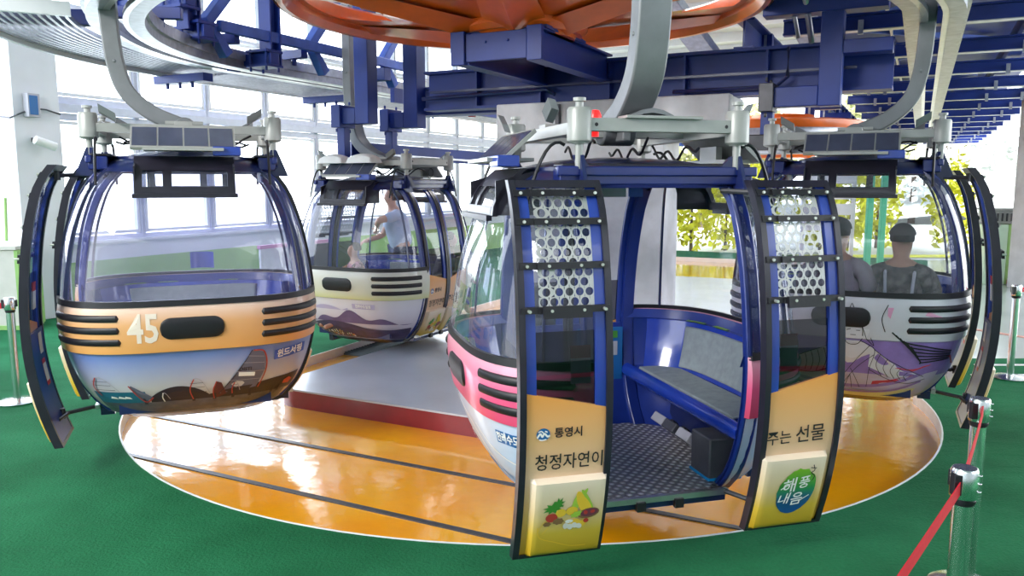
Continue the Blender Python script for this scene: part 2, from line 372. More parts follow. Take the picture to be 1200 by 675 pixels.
# hall ceiling with ribs
mb = MB(); mb.box(P(4, 1, 6.15), (34, 22, .2), 0, AX)
for i in range(15): mb.box(P(-8 + i * 2.0, 1, 5.95), (.16, 22, .3), 0, AX)
struct(mb.build('ceiling', M['offwhite'], smooth=0))
mb = MB(); mb.box((0, -7.0, 3), (26, .2, 6)); struct(mb.build('wall_back', M['offwhite'], smooth=0))
mb = MB(); mb.box((12.5, -2, 3), (.2, 10, 6)); struct(mb.build('wall_right', M['offwhite'], smooth=0))
# concrete column at the right
M['concrete'] = mat('painted_concrete', (.50, .50, .52), .85, noise=.12, nscale=4, bump=.15, bscale=25)
M['concrete_dirty'] = mat('stained_concrete', (.62, .63, .67), .85, noise=.28, nscale=2.2, bump=.2, bscale=18)
mb = MB(); mb.box((9.75, 14.6, 3), (.75, .75, 6)); 
for i in range(9): mb.cyl((9.30 + .22 * (i % 2), 14.22, .6 + i * .55), (9.30 + .22 * (i % 2), 14.20, .6 + i * .55), .03, 10, mi=1)
struct(mb.build('trim_5', [M['concrete'], M['darkmetal']], bevel=.01))

# ---- central pier, platform
pe = empty('concrete_pier', P(2.4, .4), 0, 'stained grey concrete pier behind the open pink gondola under the blue girder', 'pier')
def rel(o, e):   # keep world coordinates while parenting to an empty
    o.parent = e; o.matrix_parent_inverse = Matrix.Translation(-Vector(e.location)) if abs(e.rotation_euler.z) < 1e-6 else e.matrix_basis.inverted(); return o
mb = MB(); mb.box(P(1.42, .12, 1.2), (.56, 1.85, 2.5), 0, AX); rel(mb.build('column', M['concrete_dirty'], bevel=.02), pe)
mb = MB(); mb.box(P(1.40, .42, 2.6), (.66, 2.55, .42), 0, AX); rel(mb.build('pier_cap', M['concrete_dirty'], bevel=.015), pe)
mb = MB(); mb.tube([P(1.05, -.1, 2.45), P(1.05, -.1, 2.78)], .03); rel(mb.build('conduit', M['darkmetal'], smooth=.6), pe)

def rrect(s0, s1, v0, v1, r, n=6):
    pts = []
    for cs, cv, a0 in ((s1 - r, v1 - r, 0), (s1 - r, v0 + r, 270), (s0 + r, v0 + r, 180), (s0 + r, v1 - r, 90)):
        for i in range(n + 1):
            a = R(a0 + (90 - 90 * i / n) if a0 == 0 else a0 + 90 - 90 * i / n)
            pts.append((cs + r * math.cos(a), cv + r * math.sin(a)))
    return pts
pl = empty('platform_slab', P(0, 0, -.1), 0, 'low grey platform with a dark red edge on the orange floor', 'platform')
pts = [P(a, b) for a, b in rrect(-1.42, 9, -1.94, 1.94, .3)]
M['slabtop'] = mat('grey_satin_plate', (.42, .46, .56), .28, .1, noise=.12, nscale=1.5, coat=.25)
M['darkred'] = mat('dark_red_rubber', (.20, .005, .015), .35, noise=.1, coat=.3)
mb = MB(); mb.prism([(p.x, p.y) for p in pts], -.1, .062); rel(mb.build('edge_band', M['darkred'], smooth=.6), pl)
pts2 = [P(a, b) for a, b in rrect(-1.435, 9.01, -1.955, 1.955, .31)]
mb = MB(); mb.prism([(p.x, p.y) for p in pts2], .062, .078); rel(mb.build('top_plate', M['slabtop'], smooth=.6), pl)
# dark ribbed mat behind the left cabin
M['mat'] = mat('dark_grating', (.10, .13, .15), .6, .3)
mb = MB(); mb.box(P(1.35, -2.75, -.088), (1.5, .75, .02), 0, AX)
for i in range(26): mb.box(P(.63 + i * .0575, -2.75, -.072), (.02, .74, .014), 0, AX)
g = mb.build('floor_grating', M['mat'], smooth=0); tag(g, 'dark ribbed grating lying on the orange floor left of the grey platform', 'grating')

# ================================================================== GONDOLA
PROF = [(0.2, 0.54, 0.574), (0.27, 0.645, 0.68), (0.4, 0.745, 0.786), (0.55, 0.81, 0.856), (0.73, 0.856, 0.906), (0.9, 0.872, 0.934), (1.07, 0.868, 0.934), (1.31, 0.84, 0.908), (1.52, 0.8, 0.869), (1.728, 0.735, 0.805), (1.833, 0.685, 0.763), (1.916, 0.62, 0.708), (1.979, 0.545, 0.643), (2.04, 0.41, 0.518), (2.085, 0.22, 0.305), (2.1, 0.02, 0.019)]
def WL(z):
    z = min(max(z, PROF[0][0]), PROF[-1][0])
    for i in range(len(PROF) - 1):
        if z <= PROF[i + 1][0]: break
    def slope(j, c):
        if j == 0: return (PROF[1][c] - PROF[0][c]) / (PROF[1][0] - PROF[0][0])
        if j == len(PROF) - 1: return (PROF[j][c] - PROF[j - 1][c]) / (PROF[j][0] - PROF[j - 1][0])
        return (PROF[j + 1][c] - PROF[j - 1][c]) / (PROF[j + 1][0] - PROF[j - 1][0])
    h = PROF[i + 1][0] - PROF[i][0]; t = (z - PROF[i][0]) / h; r = []
    for c in (1, 2):
        a, b = PROF[i][c], PROF[i + 1][c]; m0, m1 = slope(i, c) * h, slope(i + 1, c) * h
        r.append((2 * t ** 3 - 3 * t * t + 1) * a + (t ** 3 - 2 * t * t + t) * m0 + (-2 * t ** 3 + 3 * t * t) * b + (t ** 3 - t * t) * m1)
    return r
NX = 3.4
def S(phi, z, off=0):
    W, L = WL(z); W += off; L += off; c, s = math.cos(phi), math.sin(phi)
    r = ((abs(c) / L) ** NX + (abs(s) / W) ** NX) ** (-1 / NX); return Vector((r * c, r * s, z))
XP = .41                      # half of the door opening
def phib(z):
    W, L = WL(z); x = min(XP, L * .6); y = W * (1 - (x / L) ** NX) ** (1 / NX); return math.atan2(y, x)
def Eend(a, z, e, off=0):     # a = to the viewer's right on the outside of end e
    W, L = WL(z); W += off; L += off; a = max(-W * .995, min(W * .995, a))
    return Vector((e * L * (1 - abs(a / W) ** NX) ** (1 / NX), e * a, z))

def AE(a, z, e, off=0):       # same, for the printed pictures: follows the narrowing body and stops at the door posts
    W, L = WL(z); lim = W * (1 - (.47 / L) ** NX) ** (1 / NX) if L > .48 else W * .5
    return Eend(max(-lim, min(lim, a * W / .95)), z, e, off)
def hexsheet(mb, s0, s1, z0, z1, fn, pitch=.05, r=.0195, mi=0):
    """sheet with round holes in a honeycomb pattern"""
    dz = pitch * .866; nr = max(1, int((z1 - z0) / dz)); dz = (z1 - z0) / nr; nc = int((s1 - s0) / pitch); 
    for j in range(nr):
        zc = z0 + (j + .5) * dz; sh = (pitch / 2 if j % 2 else 0)
        edges = [s0] + [s0 + sh + pitch * i + 0 for i in range(1, nc + 1) if s0 + sh + pitch * i < s1 - .4 * pitch] + [s1]
        for i in range(len(edges) - 1):
            a, b = edges[i], edges[i + 1]; cx = (a + b) / 2
            if b - a < pitch * .8: 
                mb.add([fn(a, zc - dz / 2), fn(b, zc - dz / 2), fn(b, zc + dz / 2), fn(a, zc + dz / 2)], [(0, 1, 2, 3)], mi); continue
            N = 12; vs = []
            for k in range(N):
                t = 2 * math.pi * (k + .5) / N; c, sn = math.cos(t), math.sin(t); q = min((b - a) / 2 / max(abs(c), 1e-6), dz / 2 / max(abs(sn), 1e-6))
                vs.append(fn(cx + c * q, zc + sn * q)); vs.append(fn(cx + c * r, zc + sn * r))
            mb.add(vs, [(2 * k, (2 * k + 2) % (2 * N), (2 * k + 3) % (2 * N), 2 * k + 1) for k in range(N)], mi)
            for sx in (-1, 1):
                for sz in (-1, 1):
                    pass

M['doorart'] = ramp_mat('orange_print', .14, .98, [(0, (.60, .34, .02)), (.22, (.72, .45, .12)), (.5, (.74, .52, .35)), (.75, (.78, .44, .20)), (1, (.82, .34, .07))])
M['padart_l'] = ramp_mat('yellow_cushion_print', .15, .60, [(0, (.52, .31, .01)), (.3, (.68, .46, .05)), (.6, (.76, .58, .34)), (1, (.86, .74, .62))], coat=.1)
M['leaf1'] = mat('print_green', (.05, .25, .03), .5); M['leaf2'] = mat('print_lime', (.35, .55, .06), .5)
M['corn'] = mat('print_yellow', (.80, .52, .04), .5); M['tomato'] = mat('print_red', (.45, .04, .03), .5); M['plum'] = mat('print_plum', (.16, .04, .07), .5)
M['pot'] = mat('print_brown', (.22, .12, .05), .5); M['shell'] = mat('print_shell', (.7, .68, .62), .5)
M['blobgreen'] = ramp_mat('green_to_blue_print', .24, .50, [(0, (.01, .07, .28)), (.35, (.01, .10, .22)), (.6, (.03, .28, .06)), (1, (.20, .48, .02))], coat=.1)
M['perf'] = mat('perforated_sheet', (.50, .50, .49), .38, .35, noise=.05)
M['innerdoor'] = mat('inner_door_blue', (.012, .035, .26), .3, noise=.1)
M['logo'] = mat('emblem_blue', (.01, .13, .38), .4)

def door_leaf(parent, side, left, is_open, inner_mark=False):
    """one sliding leaf; side -1: door side (-y), +1: far side.  s runs to the viewer's right"""
    if is_open: s0, s1, off = (.405, .86, .115)
    else: s0, s1, off = (.004, .45, .012)
    if left: s0, s1 = -s1, -s0
    if not is_open: off = -.035
    def D(s, z, o=0):
        W = (.872 - .24 * (.9 - z) ** 2 if z < .9 else .872 - .72 * (.872 - WL(z)[0])) if is_open else .872 - .97 * (.872 - WL(z)[0]); return Vector((s * -side, side * (W + off + o), z))
    Z0, Z1 = (.135 if side < 0 else .215), 1.965
    d = empty('door', (0, 0, 0)); d.parent = parent
    inn = s1 if left else s0; out = s0 if left else s1; q = 1 if left else -1     # q: direction from outer to inner edge
    # rubber-edged frame
    mb = MB(); n = 26; t = .032
    for a, b in ((s0, s0 + t), (s1 - t, s1)):
        mb.slab(lambda u, v, a=a, b=b: D(a + (b - a) * v, Z0 + (Z1 - Z0) * u, -.025), lambda u, v, a=a, b=b: D(a + (b - a) * v, Z0 + (Z1 - Z0) * u, .028), n, 1)
    for z0, z1 in ((Z0, Z0 + .02), (Z1 - .035, Z1)):
        mb.slab(lambda u, v: D(s0 + t + (s1 - s0 - 2 * t) * u, z0 + (z1 - z0) * v, -.025), lambda u, v: D(s0 + t + (s1 - s0 - 2 * t) * u, z0 + (z1 - z0) * v, .03), 4, 1)
    mb.build('door_frame', M['satin_black'], d)
    # blue stiles
    mb = MB()
    for a, b in ((s0 + t, s0 + t + .05), (s1 - t - .05, s1 - t)):
        mb.slab(lambda u, v, a=a, b=b: D(a + (b - a) * v, .80 + (Z1 - .035 - .80) * u, -.012), lambda u, v, a=a, b=b: D(a + (b - a) * v, .80 + (Z1 - .035 - .80) * u, .014), 18, 1)
    mb.build('stile', M['blue'], d)
    a0, a1 = s0 + t + .05, s1 - t - .05
    mb = MB(); mb.grid(lambda u, v: D(a0 + (a1 - a0) * u, 1.27 + (Z1 - .035 - 1.27) * v, -.002), 2, 12); mb.build('window_glass', M['glass_leaf'], d)
    mb = MB(); mb.grid(lambda u, v: D(a0 + (a1 - a0) * u, .80 + (1.27 - .80) * v, -.002), 2, 10); mb.build('tinted_glass', M['glass_tint'], d)
    if side < 0:
        mb = MB(); hexsheet(mb, a0 + (.02 if left else .0), a1 - (.0 if left else .02), 1.385, Z1 - .04, lambda s, z: D(s, z, .012)); mb.build('perforated_panel', M['perf'], d, smooth=0)
        for zc in (1.905, 1.775, 1.575, 1.375):
            mb = MB(); h = .015
            def bar(u, o, s0=s0, s1=s1): return 0
            for (u0, u1, oo) in ((s0 + .012, s0 + .075, .034), (s0 + .075, s0 + .095, .034), (s0 + .095, s1 - .095, .044), (s1 - .095, s1 - .075, .034), (s1 - .075, s1 - .012, .034)):
                mb.slab(lambda u, v: D(u0 + (u1 - u0) * u, zc - h + 2 * h * v, oo - .02), lambda u, v: D(u0 + (u1 - u0) * u, zc - h + 2 * h * v, oo), 1, 1)
            if zc < 1.4:
                mb.slab(lambda u, v: D(s0 + .11 + (s1 - s0 - .22) * u, zc - .035 + .055 * v, .044), lambda u, v: D(s0 + .11 + (s1 - s0 - .22) * u, zc - .035 + .055 * v, .062), 1, 1)
            for sc in (s0 + .045, s0 + .15, s1 - .15, s1 - .045):
                mb.cyl(D(sc, zc, .04), D(sc, zc, .050 if zc > 1.4 else .066), .0075, 8, mi=1)
            mb.build('crossbar', [M['black'], M['screw']], d)
    # lower printed panel with a slanting upper edge
    zt = lambda s: (.90 + .10 * abs(s - inn) / (s1 - s0))
    mb = MB(); b0, b1 = s0 + t, s1 - t
    mb.slab(lambda u, v: D(b0 + (b1 - b0) * u,   Z0 + .015 + (zt(b0 + (b1 - b0) * u) - Z0 - .015) * v, -.004), lambda u, v: D(b0 + (b1 - b0) * u,   Z0 + .015 + (zt(b0 + (b1 - b0) * u) - Z0 - .015) * v, .016), 6, 14)
    mb.build('printed_panel', M['doorart'], d)
    mb = MB(); mb.slab(lambda u, v: D(b0 + (b1 - b0) * u, Z0 + .02 + .73 * v, -.022), lambda u, v: D(b0 + (b1 - b0) * u, Z0 + .02 + .73 * v, -.008), 2, 12); mb.build('inner_panel', M['innerdoor'], d)
    if inner_mark:
        for lst in (((1.14, 1.2, 0), (1.02, 1.14, 1)), ((.72, .86, 1),), ((.50, .68, 0), (.53, .65, 1))):
          mb = MB()
          for z0, z1, mi in lst:
            oo = -.0235 - .001 * mi if z0 < 1 else -.006 - .001 * mi
            add_band(mb, inn - q * .20, inn - q * .10, lambda s: z0, lambda s: z1, lambda s, z: D(s, z, oo), 2, 3, mi)
          mb.build('sticker', [M['red'], M['whiteink']], d, smooth=0)
    if side < 0 or True:
        p0, p1 = (s0 + t + .03, s1 - .012) if left else (s0 + .012, s1 - t - .03)
        pz0, pz1 = (.145 if side < 0 else .235), .575
        def padf(u, v, o=0):
            e = min(1, min(u, 1 - u, (v) * 1.2, (1 - v) * 1.6) * 14); return D(p0 + (p1 - p0) * u, pz0 + (pz1 - pz0) * v, .016 + .046 * math.sin(e * math.pi / 2) + o)
        mb = MB(); mb.slab(lambda u, v: D(p0 + (p1 - p0) * u, pz0 + (pz1 - pz0) * v, .014), padf, 22, 26); mb.build('bumper_cushion', M['padart_l'], d)
        F = lambda s, z: D(s, z, .0655); G = lambda s, z: D(s, z, .0195)
        cx = (p0 + p1) / 2
        if left:
            mb = MB(); mats = [M['leaf1'], M['leaf2'], M['corn'], M['tomato'], M['plum'], M['pot'], M['shell'], M['whiteink']]
            def blob(x, z, rx, rz, mi, rot=0, n=14, jag=0, o=0):
                pts = []
                for k in range(n):
                    t_ = 2 * math.pi * k / n; rr = 1 - (jag if k % 2 else 0); X, Y = rx * rr * math.cos(t_), rz * rr * math.sin(t_)
                    pts.append((cx + x + X * math.cos(rot) - Y * math.sin(rot), z + X * math.sin(rot) + Y * math.cos(rot)))
                add_poly(mb, pts, lambda s, zz: D(s, zz, .0655 + o), mi)
            blob(-.085, .43, .055, .032, 0, .2, 18, .45); blob(-.06, .45, .04, .03, 0, 1.0, 16, .5, .0004)
            blob(.045, .455, .012, .075, 1, -.5, o=.0006); blob(.02, .44, .011, .06, 1, -.25, o=.0008); blob(.085, .455, .012, .07, 1, .5, o=.0007)
            blob(.055, .45, .022, .062, 2, .35, o=.001); blob(.075, .44, .018, .055, 2, .6, o=.0012); blob(.01, .405, .03, .024, 2, 0, o=.001)
            blob(-.045, .40, .026, .022, 2, 0, o=.0011); blob(-.09, .378, .03, .024, 3, 0, o=.0012); blob(-.055, .355, .03, .02, 5, 0, 14, .2, .0014); blob(-.11, .345, .022, .014, 5, 0, 12, .2, .0014)
            blob(.095, .385, .055, .028, 5, .15, o=.0016); blob(.098, .388, .045, .021, 4, .15, o=.002); blob(.08, .39, .01, .012, 3, .5, o=.0024); blob(.115, .392, .012, .009, 3, .2, o=.0024)
            blob(.035, .385, .035, .018, 1, .3, 14, .25, .0018); blob(.03, .34, .028, .02, 2, 0, o=.002); blob(.065, .33, .024, .018, 2, .4, o=.0022); blob(.085, .345, .014, .012, 3, 0, o=.0024)
            for i_ in range(4): blob(-.015 + i_ * .022, .325 - .006 * (i_ % 2), .014, .017, 6, .3 * i_, o=.0022 + .0003 * i_)
            blob(.0, .35, .02, .01, 7, 0, o=.002)
            add_line(mb, [(cx - .155, .33), (cx - .14, .27), (cx - .06, .235), (cx + .02, .205), (cx + .1, .20)], .004, F, 2)
            add_line(mb, [(cx - .15, .31), (cx - .12, .36), (cx - .1, .33), (cx - .13, .29)], .003, F, 2)
            mb.build('printed_food_picture', mats, d, smooth=0)
            mb = MB()
            add_text(mb, '통영시', .052, s0 + .240, .795, G, 0, .0012); mb.build('lettering', M['ink'], d, smooth=0); mb = MB(); add_text(mb, '청정자연이', .086, s0 + .250, .648, G, 0, .0008, .88)
            mb.build('lettering', M['ink'], d, smooth=0)
            mb = MB(); add_poly(mb, [(s0 + .115 + .033 * math.cos(2 * math.pi * i / 24), .795 + .030 * math.sin(2 * math.pi * i / 24)) for i in range(24)], G, 0)
            H2 = lambda s, z: D(s, z, .0215)
            add_line(mb, [(s0 + .085, .78), (s0 + .10, .80), (s0 + .11, .785), (s0 + .12, .80), (s0 + .135, .785), (s0 + .146, .79)], .009, H2, 1)
            add_line(mb, [(s0 + .09, .808), (s0 + .105, .812), (s0 + .115, .803)], .006, H2, 1); add_line(mb, [(s0 + .122, .812), (s0 + .135, .806)], .006, H2, 1)
            add_line(mb, [(s0 + .095, .772), (s0 + .11, .768), (s0 + .13, .772)], .006, H2, 1)
            mb.build('round_emblem', [M['logo'], M['whiteink']], d, smooth=0)
        else:
            mb = MB(); rnd = random.Random(3)
            pts = []
            for k in range(40):
                t_ = 2 * math.pi * k / 40; rr = 1 + (.09 * rnd.random() if .3 < t_ < 3 else .02 * rnd.random()); pts.append((cx + .02 + .108 * rr * math.cos(t_), .37 + .125 * rr * math.sin(t_) + .02 * math.cos(t_)))
            n_ = len(pts); c_ = (cx + .02, .37); mb.add([F(*p) for p in pts] + [F(c_[0] + (p[0] - c_[0]) * .5, c_[1] + (p[1] - c_[1]) * .5) for p in pts] + [F(*c_)],
                [(i, (i + 1) % n_, n_ + (i + 1) % n_, n_ + i) for i in range(n_)] + [(n_ + i, n_ + (i + 1) % n_, 2 * n_) for i in range(n_)], 0)
            F2 = lambda s, z: D(s, z, .068)
            add_text(mb, '해', .088, cx - .025, .405, F2, 1, .001, 1.1, R(8), .2); add_text(mb, '풍', .074, cx + .058, .42, F2, 1, .001, 1, R(8), .2)
            add_text(mb, '내', .070, cx - .045, .33, F2, 1, .0005, 1.2, R(6), .3); add_text(mb, '음', .080, cx + .03, .325, F2, 1, .001, 1, R(5), .2)
            add_line(mb, [(cx - .075, .392), (cx - .02, .425)], .006, F2, 1); add_line(mb, [(cx + .05, .315), (cx + .10, .345)], .005, F2, 1)
            add_line(mb, [(cx + .095, .52), (cx + .105, .49), (cx + .09, .475), (cx + .11, .455), (cx + .10, .43)], .005, F2, 2); add_line(mb, [(cx + .08, .505), (cx + .115, .50)], .005, F2, 2)
            mb.build('round_print', [M['blobgreen'], M['whiteink'], M['ink']], d, smooth=0)
            mb = MB(); add_text(mb, '주는', .082, s0 + .105, .665, G, 0, .0006, .95, R(2)); mb.build('lettering', M['ink'], d, smooth=0); mb = MB(); add_text(mb, '선물', .10, s0 + .285, .675, G, 0, .0008, .95, R(2)); mb.build('lettering', M['ink'], d, smooth=0)
    if is_open and side < 0:
        for z in (.27, 1.90):
            mb = MB(); a = D(inn - q * .10, z, -.02); b = Vector((inn * -side * .9, side * (WL(z)[0] * .93), z + .01)); mb.tube([a, b], .014, 8); mb.cyl(a - Vector((0, 0, .03)), a + Vector((0, 0, .04)), .02, 10)
            if z < 1: mb.tube([D(inn - q * .25, .27, -.02), D(inn - q * .06, .27, -.06)], .012)
            mb.build('guide_arm', M['darkmetal'], d)
    return d

TREAD = None
def tread_mat():
    m = mat('tread_plate', (.33, .33, .35), .38, .35); nt = m.node_tree; b = nt.nodes['Principled BSDF']
    tc = nt.nodes.new('ShaderNodeTexCoord'); outs = []
    for sgn in (1, -1):
        mp = nt.nodes.new('ShaderNodeMapping'); mp.inputs['Rotation'].default_value = (0, 0, R(45 * sgn)); mp.inputs['Scale'].default_value = (21, 21, 21)
        nt.links.new(tc.outputs['Object'], mp.inputs[0])
        vo = nt.nodes.new('ShaderNodeTexVoronoi'); vo.inputs['Randomness'].default_value = 0; vo.inputs['Scale'].default_value = 1
        nt.links.new(mp.outputs[0], vo.inputs['Vector']); outs.append(vo)
    r = nt.nodes.new('ShaderNodeValToRGB'); r.color_ramp.elements[0].position = .15; r.color_ramp.elements[0].color = (1, 1, 1, 1); r.color_ramp.elements[1].position = .42; r.color_ramp.elements[1].color = (0, 0, 0, 1)
    nt.links.new(outs[0].outputs['Distance'], r.inputs[0])
    bp = nt.nodes.new('ShaderNodeBump'); bp.inputs['Strength'].default_value = 1; bp.inputs['Distance'].default_value = .012
    nt.links.new(r.outputs[0], bp.inputs['Height']); nt.links.new(bp.outputs[0], b.inputs['Normal'])
    r2 = nt.nodes.new('ShaderNodeValToRGB'); r2.color_ramp.elements[0].color = (.30, .28, .31, 1); r2.color_ramp.elements[1].color = (.95, .92, .95, 1)
    nt.links.new(r.outputs[0], r2.inputs[0]); nt.links.new(r2.outputs[0], b.inputs['Base Color'])
    return m
M['tread'] = tread_mat()

def gondola(name, label, loc, rz, belt, lower, art, glass, doors_open, number=None, dz=0, lids=False):
    root = empty(name, (*loc, dz), rz, label, 'gondola cabin')
    A = lambda mb, nm, mt, **k: mb.build(nm, mt, root, **k)
    # chassis and floor
    mb = MB(); mb.slab(lambda u, v: S(2 * math.pi * u, .20 + .07 * v, -.03) * 1, lambda u, v: S(2 * math.pi * u, .20 + .07 * v, 0), 64, 1)
    for y in (-.3, .3): mb.box((0, y, .23), (.95, .07, .05))
    for x in (-.3, 0, .3): mb.box((x, 0, .235), (.06, .9, .04))
    mb.box((0, -.60, .245), (.84, .09, .06)); mb.box((0, .60, .245), (.84, .09, .06))
    A(mb, 'chassis', M['navy'])
    mb = MB(); ring = [S(2 * math.pi * i / 64, .29, -.03) for i in range(64)]
    mb.prism([(p.x, p.y) for p in ring], .255, .285); A(mb, 'floor_plate', M['tread'], smooth=0)
    for y in (-1, 1):
        mb = MB(); mb.box((0, y * .665, .275), (.84, .03, .03))
        for x in (-.1, .12): mb.box((x, y * .68, .245), (.05, .03, .05), 1)
        A(mb, 'sill', [M['alu'], M['black']])
    for e in (1, -1):
        base = 0 if e > 0 else math.pi
        def sh(u, z, off, e=e, base=base): pb = phib(z); return S(base + (2 * u - 1) * pb, z, off)
        mb = MB(); mb.grid(lambda u, v: sh(u, .25 + .48 * v, 0), 48, 14); A(mb, 'lower_panel', lower)
        mb = MB(); mb.slab(lambda u, v: sh(u, .735 + .325 * v, -.01), lambda u, v: sh(u, .735 + .325 * v, .006 + .012 * math.sin(math.pi * min(1, (1 - v) * 3) / 2)), 48, 8); A(mb, 'belt_panel', belt)
        mb = MB(); mb.slab(lambda u, v: sh(u, 1.045 + .04 * v, -.004), lambda u, v: sh(u, 1.045 + .04 * v, .016), 48, 1)
        A(mb, 'window_seal', M['black'])
        mb = MB(); mb.grid(lambda u, v: sh(u, 1.08 + (1.935 - 1.08) * v, 0), 48, 16); A(mb, 'end_window', glass)
        for u0 in (0.0, .12, .88, 1.0):      # window edge mouldings beside the door posts
            mb = MB(); p = [sh(u0, 1.07 + .87 * i / 16, .004) for i in range(17)]; mb.rbar(p, .022 if u0 in (0, 1) else .018, .012, up=(e, 0, 0)); A(mb, 'window_moulding', M['navy'])
        mb = MB(); mb.grid(lambda u, v: sh(u, .27 + .79 * v, -.035), 32, 12); mb.grid(lambda u, v: sh(u, 1.06 - .06 * v, -.035 - .02 * v), 32, 1); A(mb, 'inner_lining', M['innerdoor'])
        # bench
        def seat(u, v, zt=.66):
            x = .44 + .385 * u; W, L = WL(.66); W -= .06; L -= .03; hy = W * max(.02, 1 - (x / L) ** NX) ** (1 / NX); return Vector((e * x, (2 * v - 1) * hy, zt + .015 * u))
        mb = MB(); mb.slab(lambda u, v: seat(u, v) - Vector((0, 0, .06)), lambda u, v: seat(u, v), 6, 20)
        mb.sweep([(e * .435, -.77, .625), (e * .435, .77, .625)], [(.045 * math.cos(2 * math.pi * i / 12), .052 * math.sin(2 * math.pi * i / 12)) for i in range(12)])
        hy = .83
        A(mb, 'bench', M['royal'])
        mb = MB(); mb.slab(lambda u, v: seat(.06 + .62 * u, .08 + .84 * v) + Vector((0, 0, .0)), lambda u, v: seat(.06 + .62 * u, .08 + .84 * v) + Vector((0, 0, .018)), 4, 12); A(mb, 'seat_pad', M['pad'], bevel=.006)
        def bk(u, v, off): return S(base + (2 * u - 1) * R(52),   .66 + .34 * v, off + .05 * v)
        mb = MB(); mb.slab(lambda u, v: bk(u, v, -.05), lambda u, v: bk(u, v, -.15), 24, 6); A(mb, 'backrest', M['royal'])
        def bp_(u, v, off): return S(base + (2 * u - 1) * R(34),   .70 + .27 * v, off + .05 * (.1 + .78 * v))
        mb = MB(); mb.slab(lambda u, v: bp_(u, v, -.14), lambda u, v: bp_(u, v, -.172), 16, 4); A(mb, 'back_pad', M['pad'], bevel=.008)
        for sg, ph in ((1, 14), (1, -18), (1, 30)):
            mb = MB(); mb.grid(lambda u, v: S(base + R(ph - 5 + 10 * u), 1.005, -.10 + .04 * v), 4, 1); A(mb, 'ledge_sticker', M['lime'], smooth=0)
        mb = MB(); mb.box((e * .66, 0, .45), (.03, 1.0, .36)); A(mb, 'bench_support', M['navy'])
        # vents
        for sg in (-1, 1):
            for zc in (.975, .895, .815):
                mb = MB(); p0, p1 = R(25.5), R(58)
                def strip(u, v, sg=sg, zc=zc):
                    h = .0235; uu = u * 1.0; L_ = .9; ee = min(1, min(u, 1 - u) * L_ / .0235 * 1.0)
                    hh = h * math.sqrt(max(0, 1 - (1 - ee) ** 2)); a = math.pi * v
                    return S(base + sg * (p0 + (p1 - p0) * u), zc + hh * math.cos(a), .014 + .016 * math.sin(a) ** .6 * (1 if ee > 0 else 0))
                mb.grid(strip, 40, 8); A(mb, 'vent_strip', M['black'])
        mb = MB()
        def oval(u, v):
            a = (2 * u - 1); x = .205 * a; r_ = .075; ex = max(0, abs(x) - .13); hh = math.sqrt(max(0, r_ * r_ - ex * ex)); z = .895 + hh * math.cos(math.pi * v)
            return Eend(x, z, e, .012 + .022 * (math.sin(math.pi * v) ** .35) * (1 if hh > .001 else 0))
        mb.grid(oval, 32, 10); A(mb, 'oval_vent', M['black'])
        # tilting ventilation hatch at the top of the windscreen
        h = empty('window_hatch'); h.parent = root
        def H(a, t, o=0):       # t 0 bottom .. 1 top
            z = 1.775 + .255 * t; base_ = WL(1.83)[1]; x = base_ + .055 - .17 * t * t + o; return Vector((e * x, e * a, z))
        mb = MB(); hw = .315
        cells = [(-hw, -hw + .05, 0, 1), (hw - .05, hw, 0, 1), (-hw + .05, hw - .05, 0, .20), (-hw + .05, hw - .05, .62, 1), (-.14, -.085, .2, .62)]
        for a0, a1, t0, t1 in cells: mb.slab(lambda u, v: H(a0 + (a1 - a0) * u, t0 + (t1 - t0) * v, -.03), lambda u, v: H(a0 + (a1 - a0) * u, t0 + (t1 - t0) * v, .0), 2, 5)
        mb.rbar([H(-hw - .012, -.03, .02), H(hw + .012, -.03, .02)], .03, .028)
        mb.build('hatch_frame', M['satin_black'], h)
        mb = MB(); mb.grid(lambda u, v: H(-hw + .05 + (2 * hw - .1) * u, .2 + .42 * v, -.015), 2, 2); mb.build('hatch_glass', M['glass'], h)
        for sg in (-1, 1):
            mb = MB(); mb.slab(lambda u, v: Vector((e * (.56 + .24 * u), sg * (hw - .01), 1.78 + .24 * (1 - .25 * u) * v)), lambda u, v: Vector((e * (.56 + .24 * u), sg * hw, 1.78 + .24 * (1 - .25 * u) * v)), 1, 1); mb.build('hatch_cheek', M['satin_black'], h)
    # roof
    mb = MB(); mb.slab(lambda u, v: S(2 * math.pi * u, 1.925 + .17 * v, -.02), lambda u, v: S(2 * math.pi * u, 1.925 + .17 * v, .01), 64, 10)
    mb.prism([(p.x, p.y) for p in [S(2 * math.pi * i / 48, 2.01, 0) for i in range(48)]], 2.0, 2.035)
    A(mb, 'roof', M['navy'])
    # posts, headers
    for sx in (-1, 1):
        for sy in (-1, 1):
            mb = MB(); pth = []
            for i in range(20):
                z = .27 + (1.96 - .27) * i / 19; W, L = WL(z); x = min(XP, L * .6) + .035; y = W * (1 - (x / L) ** NX) ** (1 / NX) - .03; pth.append((sx * x, sy * y, z))
            mb.rbar(pth, .085, .05, up=(0, sy, 0)); A(mb, 'door_post', M['postblue'], bevel=.008)
    for sy in (-1, 1):
        mb = MB(); y = sy * .545
        mb.box((0, y, 1.985), (1.08, .12, .09)); mb.box((0, y * 1.10, 2.01), (1.12, .04, .05)); mb.box((0, y * .97, 2.04), (1.06, .14, .02), 1)
        A(mb, 'door_header', [M['header'], M['satin_black']], bevel=.008)
    # warning notices inside
    mb = MB(); mb.box((.12, .515, 1.895), (.34, .012, .07)); add_poly(mb, [(-.01, 1.875), (.04, 1.875), (.015, 1.915)], lambda a, z: Vector((a, .5085, z)), 1); mb.box((.36, .515, 1.895), (.10, .012, .07), 2)
    A(mb, 'warning_notice', [M['boxwhite'], M['tomato'], M['paleblue']], smooth=0)
